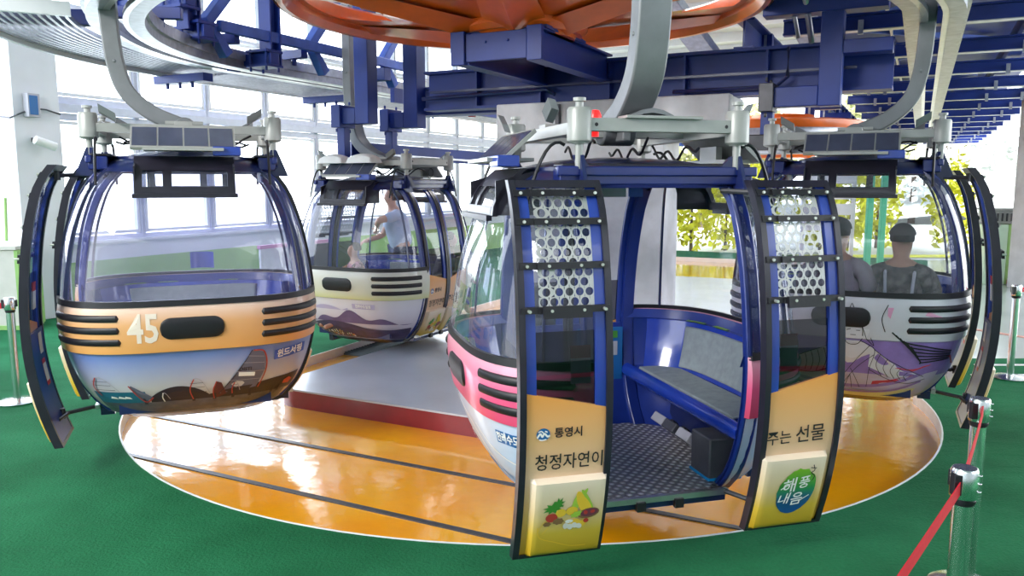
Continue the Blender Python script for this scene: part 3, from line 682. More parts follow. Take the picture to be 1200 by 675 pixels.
    mb = MB(); yy = WL(.7)[0] - .085
    mb.box((.22, yy, .74), (.34, .012, .40), 0)
    for z, h_, mi in ((.89, .05, 2), (.79, .10, 3), (.68, .025, 1), (.60, .015, 1), (.57, .015, 1)): mb.box((.22, yy - .008, z), (.26 if mi > 1 else .18, .004, h_), mi)
    A(mb, 'notice_poster', [M['logo'], M['whiteink'], M['leaf1'], M['boxwhite']], smooth=0)
    # doors
    for left in (True, False):
        door_leaf(root, -1, left, doors_open, inner_mark=doors_open)
        door_leaf(root, 1, left, False)
    # suspension frame on the roof
    fr = empty('suspension_frame'); fr.parent = root
    zf = 2.225
    mb = MB()
    for sx in (-1, 1): mb.box((sx * .44, 0, zf), (.07, 1.1, .06)); 
    for sy in (-1, 1): mb.box((0, sy * .6, zf + .015), (.84, .06, .065)); mb.cyl((.36, sy * .632, zf + .015), (.36, sy * .628, zf + .015), .01, 8, mi=1); mb.cyl((-.36, sy * .632, zf + .015), (-.36, sy * .628, zf + .015), .01, 8, mi=1)
    mb.box((0, 0, zf + .02), (.9, .12, .07)); mb.box((0, 0, zf + .065), (.30, .26, .025))
    for sy in (-1, 1):
        mb.box((0, sy * .6, zf + .055), (.42, .12, .015)); 
    mb.build('frame_bars', [M['damper'], M['ink']], fr, bevel=.006)
    for sx in (-1, 1):
        for sy in (-1, 1):
            mb = MB(); x, y = sx * .44, sy * .6
            mb.lathe([(0, -.085), (.05, -.085), (.062, -.075), (.062, .075), (.055, .088), (.02, .09), (.02, .115), (.032, .118), (.032, .135), (.0, .137)], (x, y, zf + .01), 20)
            mb.cyl((x, y, 2.02), (x, y, zf - .07), .021, 12); mb.cyl((x, y, zf - .08), (x, y, zf - .06), .04, 14)
            mb.build('damper', M['damper'], fr)
            mb = MB(); yb = sy * .6
            mb.add([(x - .09 * sx - .07, yb, 1.96), (x + .1, yb, 1.96), (x + .02, yb, 2.09), (x - .03, yb, 2.09), (x - .09 * sx - .07, yb + .02, 1.96), (x + .1, yb + .02, 1.96), (x + .02, yb + .02, 2.09), (x - .03, yb + .02, 2.09)],
                   [(0, 1, 2, 3), (7, 6, 5, 4), (0, 4, 5, 1), (1, 5, 6, 2), (2, 6, 7, 3), (3, 7, 4, 0)])
            mb.add([(x, yb - .10, 1.90), (x, yb + .10, 1.90), (x, yb + .025, 2.09), (x, yb - .02, 2.09), (x + .02, yb - .10, 1.90), (x + .02, yb + .10, 1.90), (x + .02, yb + .025, 2.09), (x + .02, yb - .02, 2.09)],
                   [(0, 1, 2, 3), (7, 6, 5, 4), (0, 4, 5, 1), (1, 5, 6, 2), (2, 6, 7, 3), (3, 7, 4, 0)])
            mb.build('damper_bracket', M['navy'], fr)
    # solar panels leaning towards both ends, cable loops
    for e in (1, -1):
        sp = empty('solar_panel'); sp.parent = root
        def Q(a, t, o=0): return Vector((e * (.76 - .17 * t + o * .6), e * a, 2.085 + .15 * t + o))
        mb = MB(); mb.slab(lambda u, v: Q(-.33 + .66 * u, v, -.018), lambda u, v: Q(-.33 + .66 * u, v, 0), 1, 1)
        mb.box((e * .62, 0, 2.12), (.04, .2, .09)); mb.box((e * .70, 0, 2.075), (.26, .5, .02)); mb.build('panel_frame', M['damper'], sp)
        mb = MB()
        for i in range(4): a0 = -.318 + i * .161; mb.slab(lambda u, v: Q(a0 + .15 * u, .08 + .84 * v, -.002), lambda u, v: Q(a0 + .15 * u, .08 + .84 * v, .003), 1, 1)
        mb.build('solar_cells', M['solar'], sp, smooth=0)
        if lids and e > 0:
            for a0 in (-.24, .16):
                mb = MB(); mb.slab(lambda u, v: Vector((.62 + .24 * (v - .5), a0 + .36 * (u - .5), 2.22)), lambda u, v: Vector((.62 + .24 * (v - .5), a0 + .36 * (u - .5), 2.225 + .10 * (math.sin(math.pi * u) * math.sin(math.pi * v)) ** .3)), 12, 8); A(mb, 'roof_lid', M['white'])
        mb = MB(); mb.box((e * .74, e * .27, 2.065), (.12, .18, .06)); A(mb, 'battery_box', M['blue'], bevel=.006)
        for sg in (-1, 1):
            mb = MB(); mb.slab(lambda u, v: Vector((e * (.52 + .02 * v), sg * (.42 + .10 * u), zf + .03 + .05 * v + .06 * u)), lambda u, v: Vector((e * (.56 + .02 * v), sg * (.42 + .10 * u), zf + .04 + .05 * v + .06 * u)), 3, 1); A(mb, 'stop_flap', M['armgrey'])
    mb = MB()
    for k in range(3):
        x0 = -.3 + k * .3; pth = [Vector((x0 + .008 * i, -.45 + .05 * i, 2.16 - .05 * math.sin(math.pi * i / 18) + .03 * math.sin(i * .9 + k * 2))) for i in range(19)]; mb.tube(pth, .008, 6)
    pth = [Vector((-.60 + .05 * math.cos(t), .25, 2.13 + .05 * math.sin(t))) for t in [2 * math.pi * i / 12 for i in range(12)]]; mb.tube(pth, .005, 6, closed=True)
    for sy in (-1, 1):
        for sx in (-1, 1): mb.tube([Vector((sx * (.50 + .025 * i), sy * (.55 - .03 * i * 0), 2.14 - .012 * i * i * .6 + .02 * i)) for i in range(9)], .009, 6)
    A(mb, 'cable', M['black'])
    # hanger arm
    arm = [(0, .02, 2.26), (0, -.06, 2.29), (0, -.20, 2.35), (0, -.32, 2.44), (0, -.40, 2.55), (0, -.445, 2.72), (0, -.465, 2.92), (0, -.475, 3.2), (0, -.475, 3.6), (0, -.475, 4.1)]
    pts_ = []
    for i in range(len(arm) - 1):
        p0, p1, p2, p3 = [Vector(arm[max(0, min(len(arm) - 1, j))]) for j in (i - 1, i, i + 1, i + 2)]
        for k in range(5):
            t = k / 5; pts_.append(.5 * (2 * p1 + (p2 - p0) * t + (2 * p0 - 5 * p1 + 4 * p2 - p3) * t * t + (3 * p1 - p0 - 3 * p2 + p3) * t ** 3))
    pts_.append(Vector(arm[-1]))
    mb = MB(); mb.rbar(pts_, .115, .185, up=(1, 0, 0)); mb.cyl((-.10, 0, 2.25), (.10, 0, 2.25), .085, 20); mb.box((0, 0, 2.235), (.05, .34, .10))
    for z in (2.72, 3.3): mb.cyl((-.1, -.445 - .03 * (z > 3), z), (.1, -.445 - .03 * (z > 3), z), .014, 10)
    A(mb, 'hanger_arm', M['armgrey'], bevel=.012)
    # printed picture and lettering
    art(root)
    if number:
        mb = MB(); add_text(mb, number, .27, -.30, .893, lambda a, z: Eend(a, z, 1, .0205), 0, .006, .72); A(mb, 'number_lettering', M['creamink'], smooth=0)
    return root

# ---- pictures printed on the four cabins
M['hill'] = mat('print_dark_hill', (.025, .02, .035), .4); M['sea'] = mat('print_grey_sea', (.10, .10, .13), .4, noise=.3, nscale=12); M['teal'] = mat('print_teal', (.02, .14, .22), .4)
M['sailgrey'] = mat('print_sail_grey', (.13, .13, .19), .4); M['sailpale'] = mat('print_sail_pale', (.40, .38, .42), .4); M['sailred'] = mat('print_sail_red', (.45, .05, .04), .4)
M['maroon'] = mat('print_maroon', (.10, .02, .03), .4)
def box_label(mb, a, z, fn, text, size, sx, rot, wd, ht, mi_bg, mi_fg, d2):
    ca, sa = math.cos(rot), math.sin(rot)
    pts = [(a + x * ca - y * sa, z + x * sa + y * ca) for x, y in ((-wd, -ht), (0, -ht), (wd, -ht), (wd, ht), (0, ht), (-wd, ht))]
    add_poly(mb, pts, fn, mi_bg); add_text(mb, text, size, a, z, d2, mi_fg, .0018, sx, rot)
def art_surf(root):
    for e in (1, -1):
        f = lambda a, z: AE(a, z, e, .004); f2 = lambda a, z: AE(a, z, e, .006); f3 = lambda a, z: AE(a, z, e, .008); f4 = lambda a, z: AE(a, z, e, .010)
        mb = MB(); mats = [M['hill'], M['sea'], M['teal'], M['sailgrey'], M['sailpale'], M['sailred'], M['whiteink'], M['maroon'], M['paleblue']]
        add_band(mb, -.80, .80, lambda a: .255, lambda a: .36, f2, 40, 3, 1)
        add_band(mb, -.80, -.40, lambda a: .35, lambda a: .45, f, 12, 2, 2)
        add_band(mb, -.38, .10, lambda a: .35, lambda a: .36 + .115 * math.sin(math.pi * min(1, max(0, (a + .42) / .56))) ** .8, f, 24, 3, 0)
        add_band(mb, .10, .86, lambda a: .35, lambda a: .39 + .045 * math.sin((a - .1) * 4.5) + .24 * max(0, a - .45), f, 28, 3, 0)
        def sail(x, z, w_, h_, m1, mast, o):   # right-leaning curved sail
            add_poly(mb, [(x, z), (x + w_ * .35, z + h_ * .45), (x + w_ * .75, z + h_), (x + w_, z + h_ * .9), (x + w_ * 1.08, z + h_ * .5), (x + w_ * .95, z + h_ * .08)], o, m1)
        q_ = lambda *p: [(x - .09, z) for x, z in p]
        sail(.19, .39, .32, .32, 3, 5, f3)
        add_line(mb, q_((.52, .70), (.60, .685), (.635, .56), (.60, .41)), .010, f4, 5); add_line(mb, q_((.27, .385), (.40, .53), (.51, .705)), .006, f4, 0)
        for t in (.30, .5, .7, .85): add_line(mb, q_((.28 + .30 * t * .8, .39 + .32 * t), (.63, .39 + .30 * t)), .003, f4, 4, smooth=False)
        add_poly(mb, q_((.42, .515), (.55, .505), (.55, .535), (.42, .545)), f4, 6); add_text(mb, 'DISTI', .035, .38, .565, f4, 0, .001, 1.2)
        for x, z, w_, h_, m1, l in ((-.43, .37, -.13, .12, 3, 4), (-.03, .36, .14, .16, 4, 5), (.15, .35, .10, .14, 7, 5), (.30, .38, .06, .09, 4, 5), (-.27, .36, .05, .07, 4, 6), (-.75, .42, .16, .14, 4, 5)):
            pts_ = [(x, z), (x - w_ * .15, z + h_ * .5), (x + w_ * .1, z + h_), (x + w_ * .5, z + h_ * .9), (x + w_, z + h_ * .25)]
            if h_ < .15 and m1 != 4 or m1 == 7 or x < -.4 and w_ < 0: add_poly(mb, pts_ if w_ > 0 else [(x, z), (x - .08, z + .12), (x - .06, z + .13), (x + .08, z + .03)], f3, m1)
            else:
                add_line(mb, pts_, .005, f3, 4)
                for t in (.35, .6, .8): add_line(mb, [(x - w_ * .12, z + h_ * t), (x + w_ * (1 - t * .5), z + h_ * t)], .003, f4, 0, smooth=False)
            add_line(mb, pts_[:3] if w_ > 0 else [(x - .08, z + .13), (x, z), (x + .08, z + .03)], .009, f4, l if l != 4 else 5)
        for x in (-.43, -.03, .15, .31, .46, .66, .72): add_poly(mb, [(x - .012, .345), (x + .016, .345), (x + .012, .395), (x - .004, .40)], f4, 0)
        for x in (-.60, -.55, -.66): add_poly(mb, [(x - .03, .40), (x + .03, .395), (x + .02, .41), (x - .015, .418)], f3, 6)
        add_poly(mb, [(.74, .40), (.80, .39), (.82, .42), (.78, .445), (.74, .43)], f4, 5)
        box_label(mb, .72, .655, f3, '윈드서핑', .062, .92, R(4), .125, .036, 8, 6, f4)
        mb.build('printed_picture', mats, root, smooth=0)
        if e == 1:
            pass
def art_pink(root):
    for e in (1, -1):
        f = lambda a, z: AE(a, z, e, .004); f2 = lambda a, z: AE(a, z, e, .007)
        mb = MB(); mats = [M['whiteink'], M['logo'], M['paleblue'], M['skyblue2'], M['whiteink']]
        add_band(mb, -.85, .9, lambda a: .25, lambda a: .36 + .05 * math.sin(a * 5), f, 30, 2, 3)
        add_line(mb, [(-.5, .70), (-.1, .62), (.3, .50), (.6, .30)], .010, f2, 0); add_line(mb, [(.2, .62), (.55, .52), (.85, .47)], .008, f2, 0); add_line(mb, [(-.8, .5), (-.4, .42), (.1, .38)], .008, f2, 0)
        box_label(mb, .70, .64, f, '한려수도거리', .060, .78, R(0), .14, .036, 1, 0, f2)
        mb.build('printed_picture', mats, root, smooth=0)
M['skyblue2'] = mat('print_sky_blue', (.18, .42, .75), .4, noise=.15)
M['mist1'] = mat('print_pale_lilac', (.50, .46, .66), .4); M['mist2'] = mat('print_purple_mountain', (.17, .12, .24), .4, noise=.2, nscale=6); M['mist3'] = mat('print_dark_mountain', (.07, .05, .11), .4, noise=.3, nscale=8)
M['crowd'] = mat('print_crowd', (.10, .07, .09), .5, noise=.8, nscale=60)
def art_mist(root):
    rnd = random.Random(5)
    for e in (1, -1):
        f = lambda a, z: AE(a, z, e, .004); f2 = lambda a, z: AE(a, z, e, .006); f3 = lambda a, z: AE(a, z, e, .008); f4 = lambda a, z: AE(a, z, e, .0095)
        mb = MB(); mats = [M['mist1'], M['mist2'], M['mist3'], M['crowd'], M['whiteink'], M['corn'], M['tomato'], M['leaf1']]
        add_band(mb, -.93, .1, lambda a: .60, lambda a: .60 + .05 * abs(math.sin(a * 6)), f, 30, 1, 0)
        add_band(mb, -.93, .88, lambda a: .45, lambda a: .52 + .05 * math.sin(a * 5 + 1) + .035 * math.sin(a * 13), f, 50, 2, 1)
        add_band(mb, -.9, .88, lambda a: .25, lambda a: .40 + .06 * math.sin(a * 3.1 + 2.2) + .10 * max(0, a - .3), f2, 50, 3, 2)
        add_band(mb, -.88, .15, lambda a: .26, lambda a: .44 - .16 * (a + .88) / 1.03 + .01 * math.sin(a * 60), f3, 80, 2, 3)
        for k in range(90):
            a = -.86 + rnd.random() * .95; z = .28 + rnd.random() * (.15 - .12 * (a + .86) / .95); q = .008
            add_poly(mb, [(a - q, z - q), (a + q, z - q), (a + q, z + q), (a - q, z + q)], f4, rnd.choice((4, 4, 5, 6, 2, 7)))
        box_label(mb, .34, .655, f3, '한려수도일원', .045, .9, R(0), .16, .028, 0, 4, f4)
        mb.build('printed_picture', mats, root, smooth=0)
M['purple'] = mat('print_purple', (.30, .20, .55), .4, noise=.15); M['lilac'] = mat('print_lilac', (.62, .56, .74), .4); M['paleyel'] = mat('print_pale_yellow', (.72, .70, .34), .4); M['crimson'] = mat('print_crimson', (.55, .05, .09), .4); M['paper'] = mat('print_paper_white', (.72, .71, .76), .45)
M['pinkp'] = mat('print_pink', (.75, .35, .55), .4)
def art_dancer(root):
    for e in (1, -1):
        f = lambda a, z: AE(a, z, e, .004); f2 = lambda a, z: AE(a, z, e, .0065); f3 = lambda a, z: AE(a, z, e, .009); g = lambda a, z: AE(a, z, e, .0215)
        mb = MB(); mats = [M['purple'], M['lilac'], M['paleyel'], M['crimson'], M['paper'], M['ink'], M['pinkp']]
        add_band(mb, -.94, .94, lambda a: .46, lambda a: .725, f, 60, 4, 0)
        add_band(mb, -.90, .80, lambda a: .25, lambda a: .50 - .12 * math.cos((a - .15) * 1.9) + .04, f2, 50, 4, 1)
        add_band(mb, -.86, .70, lambda a: .25, lambda a: .36 - .05 * math.cos((a - .05) * 2.2) , f3, 50, 3, 2)
        add_line(mb, [(-.86, .56), (-.4, .40), (.1, .345), (.5, .40), (.85, .58)], .028, f3, 0); add_line(mb, [(-.8, .44), (-.3, .33), (.15, .30), (.5, .33), (.7, .42)], .020, g, 0)
        add_poly(mb, [(.30, .40), (.55, .45), (.62, .47), (.50, .40), (.3, .37)], f3, 3); add_poly(mb, [(.45, .52), (.85, .62), (.9, .54), (.6, .50)], f3, 3)
        # robed dancer drawn in black line on white
        cxd = .10
        def sh_(pts, mi=4, fn=f3): add_poly(mb, [(cxd + x, z) for x, z in pts], fn, mi)
        sh_([(-.17, .36), (.16, .34), (.17, .66), (.06, .72), (-.06, .72), (-.18, .66)])
        sh_([(-.15, .68), (-.36, .60), (-.50, .545), (-.52, .45), (-.30, .45), (-.14, .50)]); sh_([(.14, .68), (.30, .57), (.55, .47), (.62, .44), (.45, .40), (.30, .46), (.14, .52)])
        L_ = lambda *p, w_=.0045: add_line(mb, [(cxd + x, z) for x, z in p], w_, g, 5)
        L_((-.17, .36), (-.15, .52), (-.18, .66), (-.05, .72)); L_((.16, .35), (.15, .5), (.17, .66), (.06, .72)); L_((-.12, .34), (0, .52), (.13, .69)); L_((-.08, .32), (.04, .50), (.17, .62)); L_((.0, .50), (.10, .34)); L_((-.07, .70), (-.05, .56)); L_((.0, .45), (-.04, .33)); L_((.0, .45), (.03, .33))
        L_((-.18, .67), (-.36, .60), (-.50, .54)); L_((-.50, .45), (-.32, .44), (-.15, .50)); L_((.17, .66), (.32, .57), (.6, .46)); L_((.15, .50), (.32, .43), (.5, .40), (.62, .44))
        for k in range(5): L_((-.22 - .05 * k, .65 - .02 * k), (-.20 - .055 * k, .55 - .01 * k), (-.24 - .05 * k, .455)); L_((.22 + .06 * k, .63 - .035 * k), (.20 + .06 * k, .54 - .02 * k), (.26 + .055 * k, .455 - .008 * k))
        # tall pointed hood and face above the panel seam
        sh_([(-.10, .74), (.10, .74), (.12, .80), (0, 1.0), (-.11, .80)], 4, lambda a, z: AE(a, z, e, .019))
        L_((-.12, .74), (-.10, .82), (-.02, 1.0)); L_((-.02, 1.0), (.06, .84), (.10, .74)); L_((-.08, .76), (-.07, .83), (0, .85), (.06, .83), (.07, .76)); L_((-.05, .80), (-.02, .81)); L_((.02, .80), (.05, .80)); L_((-.02, .765), (.02, .765))
        L_((-.07, .74), (-.04, .70), (0, .69), (.04, .70), (.07, .74)); L_((-.12, .74), (-.16, .70), (-.10, .71)); L_((.10, .74), (.16, .69), (.13, .75))
        for k in range(6): add_line(mb, [(.38 + .03 * k, .80 - .02 * k), (.48 + .03 * k, .73 - .03 * k), (.64, .70 - .025 * k), (.84, .66 - .012 * k)], .010, g, 5)
        add_line(mb, [(.34, 1.0), (.30, .9), (.33, .80)], .006, g, 5); add_poly(mb, [(.34, .98), (.38, .98), (.36, .90), (.34, .92)], g, 6); add_poly(mb, [(.60, .93), (.74, .90), (.72, .92), (.62, .96)], g, 6)
        mb.build('printed_picture', mats, root, smooth=0)

M['belt_orange'] = ramp_mat('orange_belt', .73, 1.06, [(0, (.80, .38, .11)), (.6, (.80, .42, .19)), (1, (.80, .60, .52))], .35)
M['belt_pink'] = ramp_mat('pink_belt', .73, 1.06, [(0, (.72, .07, .16)), (.5, (.85, .12, .28)), (1, (.88, .42, .55))], .3)
M['belt_cream'] = ramp_mat('cream_belt', .73, 1.06, [(0, (.66, .68, .30)), (.25, (.72, .74, .58)), (1, (.76, .78, .76))], .35)
M['belt_white'] = mat('white_belt', (.66, .65, .72), .35, noise=.06, nscale=4, coat=.4)
M['low_surf'] = ramp_mat('sunset_sky_print', .25, .73, [(0, (.12, .11, .14)), (.2, (.60, .52, .46)), (.5, (.58, .56, .58)), (.8, (.34, .38, .60)), (1, (.16, .24, .54))], .35, .12)
M['low_pink'] = ramp_mat('light_blue_print', .25, .73, [(0, (.28, .45, .70)), (.5, (.45, .60, .80)), (1, (.58, .66, .82))], .3, .15)
M['low_mist'] = ramp_mat('misty_sky_print', .25, .73, [(0, (.3, .26, .34)), (.5, (.66, .60, .68)), (.8, (.74, .73, .82)), (1, (.74, .74, .80))], .35, .1)
M['low_dance'] = ramp_mat('pale_purple_print', .25, .73, [(0, (.66, .62, .40)), (.4, (.62, .55, .66)), (1, (.45, .36, .66))], .35, .1)

rzf = R(15)
front = gondola('gondola_cabin', 'open gondola with a pink belt and both doors slid apart, a bench showing inside', (.605, 4.73), rzf, M['belt_pink'], M['low_pink'], art_pink, M['glass'], True)
left = gondola('gondola_cabin', 'gondola marked 45 with an orange belt and a printed windsurfing scene', (-2.47, 6.12), R(-69), M['belt_orange'], M['low_surf'], art_surf, M['glass_paint_haze'], True, '45', dz=.10)
right = gondola('gondola_cabin', 'gondola with a white belt and robed dancer drawing, two seated people in it', (2.80, 6.60), R(65), M['belt_white'], M['low_dance'], art_dancer, M['glass'], True, dz=.09)
back = gondola('gondola_cabin', 'gondola with a cream belt and misty mountain picture, closed, behind the grey platform', (-1.50, 9.55), R(243), M['belt_cream'], M['low_mist'], art_mist, M['glass'], False, dz=-.05, lids=True)
# equipment under the bench of the open cabin
mb = MB(); mb.box((.47, -.44, .41), (.20, .22, .24)); mb.box((.47, -.44, .295), (.215, .235, .02), 1); e_ = mb.build('equipment_box', [M['box'], M['cyan']], front, bevel=.012)
for k, (y, m_) in enumerate(((-.16, 'boxwhite'), (.03, 'box'), (.19, 'boxwhite'))):
    mb = MB(); ax_ = (Vector((.8, 0, -.6)), Vector((0, 1, 0)), Vector((.6, 0, .8))); mb.box((.50, y, .37), (.24, .15, .06), 0, ax_); mb.box((.52, y, .395), (.05, .04, .03), 1, ax_)
    mb.build('control_box', [M[m_], M['redglow'] if k == 0 else M['darkmetal']], front, bevel=.006)
mb = MB(); mb.lathe([(0, 0), (.03, 0), (.032, .06), (.02, .085), (0, .088)], (-.30, -.45, 2.24), 16); mb.cyl((-.30, -.45, 2.19), (-.30, -.45, 2.24), .02, 10, mi=0); mb.build('warning_lamp', M['redglow'], front)
mb = MB(); mb.slab(lambda u, v: Vector((-.10 + .35 * u, -.35 + .5 * v, 2.27 + .06 * math.sin(math.pi * u) + .0)), lambda u, v: Vector((-.10 + .35 * u, -.35 + .5 * v, 2.285 + .07 * math.sin(math.pi * u))), 6, 1); mb.build('roof_flap', M['armgrey'], front)

# ================================================================== OVERHEAD MACHINERY
def wheel(name, c, r, label, hub=True, nsp=6, tilt=0):
    root = empty(name, c, 0, label, 'bullwheel')
    mb = MB(); mb.lathe([(r - .10, -.08), (r - .05, -.14), (r, -.14), (r + .04, -.06), (r, 0), (r, .12), (r - .06, .14), (r - .14, .10), (r - .12, -.02), (r - .10, -.08)], n=96); mb.build('rim', M['orange'], root)
    mb = MB(); mb.lathe([(r + .035, -.12), (r + .05, -.06), (r + .035, 0)], n=96); mb.build('liner', M['galv'], root)
    mb = MB(); NA = 144; rr = [.5, .8, 1.15 * r / 2.2, r * .60, r * .68, r * .76, r * .84, r * .91, r - .08]      # conical web, pierced near the rim
    def cz(q): return -.30 + .27 * ((q - .5) / (r - .58)) ** .8
    vs_ = [(q * math.cos(2 * math.pi * i / NA), q * math.sin(2 * math.pi * i / NA), cz(q)) for i in range(NA) for q in rr]; K = len(rr)
    fs_ = []
    for i in range(NA):
        fr_ = ((i + .5) / NA * nsp - .35) % 1
        for j in range(K - 1):
            if .26 < fr_ < .74 and ((4 <= j <= 6) or (j in (3,) and .36 < fr_ < .64)): continue
            fs_.append((i * K + j, ((i + 1) % NA) * K + j, ((i + 1) % NA) * K + j + 1, i * K + j + 1))
    mb.add(vs_, fs_); mb.build('web', M['orange'], root)
    for k in range(nsp):
        a = 2 * math.pi * k / nsp + 2 * math.pi * .35 / nsp; d = Vector((math.cos(a), math.sin(a), 0)); n_ = Vector((-d.y, d.x, 0)); mb = MB()
        for q in ((.5, r - .1),):
            A0 = d * q[0]; B0 = d * q[1]; z0, z1 = cz(q[0]) - .005, cz(q[1]) - .005
            mb.add([A0 + n_ * .28 + Vector((0, 0, z0)), A0 - n_ * .28 + Vector((0, 0, z0)), A0 + Vector((0, 0, z0 - .10)), B0 + n_ * .16 + Vector((0, 0, z1)), B0 - n_ * .16 + Vector((0, 0, z1)), B0 + Vector((0, 0, z1 - .06))],
                   [(0, 2, 5, 3), (1, 4, 5, 2), (0, 1, 2), (3, 5, 4), (0, 3, 4, 1)])
        mb.build('spoke', M['orange'], root, smooth=0)
    mb = MB(); mb.lathe([(.0, .25), (.5, .25), (.58, .1), (.60, -.26), (.60, -.33), (.55, -.37), (.50, -.37), (.48, -.40), (.0, -.40)], n=48); mb.build('hub', M['orange'], root)
    return root
wheel('bullwheel', (.10, 7.65, 3.66), 2.2, 'large orange bullwheel overhead at the top centre of the picture')
wheel('bullwheel', (4.15, 12.6, 2.73), 1.25, 'smaller orange wheel low behind the girder, beyond the open gondola roof', nsp=5)

# guide rails: straight - half circle - straight
def railpath(r, z, t_far=30, n=60, sfar2=None):
    pts = [P(t, -r, z) for t in [t_far - (t_far) * i / 12 for i in range(12)]]
    pts += [P(-r * math.sin(math.pi * i / n), -r * math.cos(math.pi * i / n), z) for i in range(n + 1)]
    pts += [P(t, r, z) for t in [t_far * (i + 1) / 12 for i in range(12)]]
    return pts
def csec(w_, h_, t=.012):   # C-shaped channel
    return [(-w_ / 2, -h_ / 2), (w_ / 2, -h_ / 2), (w_ / 2, h_ / 2), (w_ / 2 - t, h_ / 2), (w_ / 2 - t, -h_ / 2 + t), (-w_ / 2 + t, -h_ / 2 + t), (-w_ / 2 + t, h_ / 2), (-w_ / 2, h_ / 2)]
for r, label in ((3.55, 'outer curved galvanised guide rail sweeping round above the gondolas'), (3.26, 'inner curved galvanised guide rail sweeping round above the gondolas')):
    rt = empty('guide_rail', (0, 0, 0), 0, label, 'rail')
    mb = MB(); mb.sweep(railpath(r, 3.24), [(-.055, -.07), (.055, -.07), (.055, .07), (-.055, .07)]); mb.build('rail_beam', M['galv'], rt)
    mb = MB(); q = r - .075 if r > 3.4 else r + .075
    mb.sweep(railpath(q, 3.19), [(-.022, -.02), (.022, -.02), (.022, .02), (-.022, .02)]); mb.build('wear_strip', M['alu'], rt)
    mb = MB(); q = r + .07 if r > 3.4 else r - .07
    mb.sweep(railpath(q, 3.30), [(-.015, -.05), (.015, -.05), (.015, .05), (-.015, .05)]); mb.build('backing_strip', M['galv'], rt)
    mb = MB()
    for p in railpath(r, 3.24, n=30)[6:-6]: pass
mb = MB(); mb.sweep([P(t, -2.62, 3.05) for t in (1.6, 5, 9, 13)] , [(-.03, -.09), (.03, -.09), (.03, .09), (-.03, .09)])
tag(mb.build('longitudinal_beam', M['steelblue'], smooth=0), 'blue straight beam running beneath the left guide rails toward the far windows', 'beam')

def beam(name, pts, w_, h_, label, cat='beam', m='steelblue', group=None, up=(0, 0, 1), flange=0, ends=False, bevel=.008):
    mb = MB()
    if flange:
        hh, ww = h_ / 2, w_ / 2; t = .022
        mb.sweep(pts, [(-ww, -hh), (ww, -hh), (ww, -hh + t), (t / 2, -hh + t), (t / 2, hh - t), (ww, hh - t), (ww, hh), (-ww, hh), (-ww, hh - t), (-t / 2, hh - t), (-t / 2, -hh + t), (-ww, -hh + t)], up)
    else: mb.rbar(pts, w_, h_, up)
    return tag(mb.build(name, M[m], bevel=0 if flange else bevel, smooth=.3), label, cat, group)

# main cross girder on the pier
gd = empty('main_girder', P(1.35, .5, 2.8), 0, 'deep dark blue cross girder resting on the concrete pier', 'girder')
mb = MB(); mb.box(P(1.35, .6, 3.02), (.03, 5.0, .44), 0, AX)
for z in (2.81, 3.23): mb.box(P(1.35, .6, z), (.26, 5.0, .03), 0, AX)
for v in (-1.2, -.4, .4, 1.2, 2.0): mb.box(P(1.35, v, 3.02), (.24, .02, .42), 0, AX)
rel(mb.build('web_and_flanges', M['steelblue'], smooth=0), gd)
mb = MB(); mb.box(P(1.205, .5, 3.0), (.02, 4.6, .025), 0, AX)
mb.tube([P(1.19, 1.1, 2.86), P(1.19, 2.1, 2.86), P(1.19, 2.2, 2.95), P(1.19, 2.2, 3.22)], .02); mb.tube([P(1.19, -1.9, 2.93), P(1.19, -.3, 2.96), P(1.19, -.2, 2.90)], .022)
rel(mb.build('conduit', M['navy']), gd)
# second girder set lower at left and the blue uprights behind
beam('cross_girder', [P(1.75, -2.3, 2.95), P(1.75, -.4, 2.95)], .30, .34, 'blue girder end meeting the left face of the concrete pier', 'girder', flange=1)
# hub carrier
hc = empty('hub_carrier', P(-.5, 0, 3.1), 0, 'blue box frame carrying the hub of the large bullwheel', 'frame')
for v in (-.36, .36):
    mb = MB(); mb.sweep([P(-.5, v, 3.14), P(1.25, v, 3.14)], [(-.07, -.14), (.07, -.14), (.07, -.12), (.01, -.12), (.01, .12), (.07, .12), (.07, .14), (-.07, .14)]); rel(mb.build('channel', M['steelblue'], smooth=0), hc)
mb = MB(); mb.box(P(-.52, 0, 3.14), (.03, .60, .24), 0, AX)
for v in (-.38, .38): mb.box(P(-.53, v, 3.14), (.05, .14, .29), 0, AX)
for v in (-.1, .12): mb.cyl(P(-.55, v, 3.18), P(-.53, v, 3.18), .012, 8)
rel(mb.build('end_plate', M['steelblue'], bevel=.006), hc)
mb = MB(); mb.cyl(P(0, 0, 3.28), P(0, 0, 3.36), .48, 32); mb.box(P(0, 0, 3.285), (.9, .9, .03), 0, AX); rel(mb.build('bearing_plate', M['steelblue']), hc)

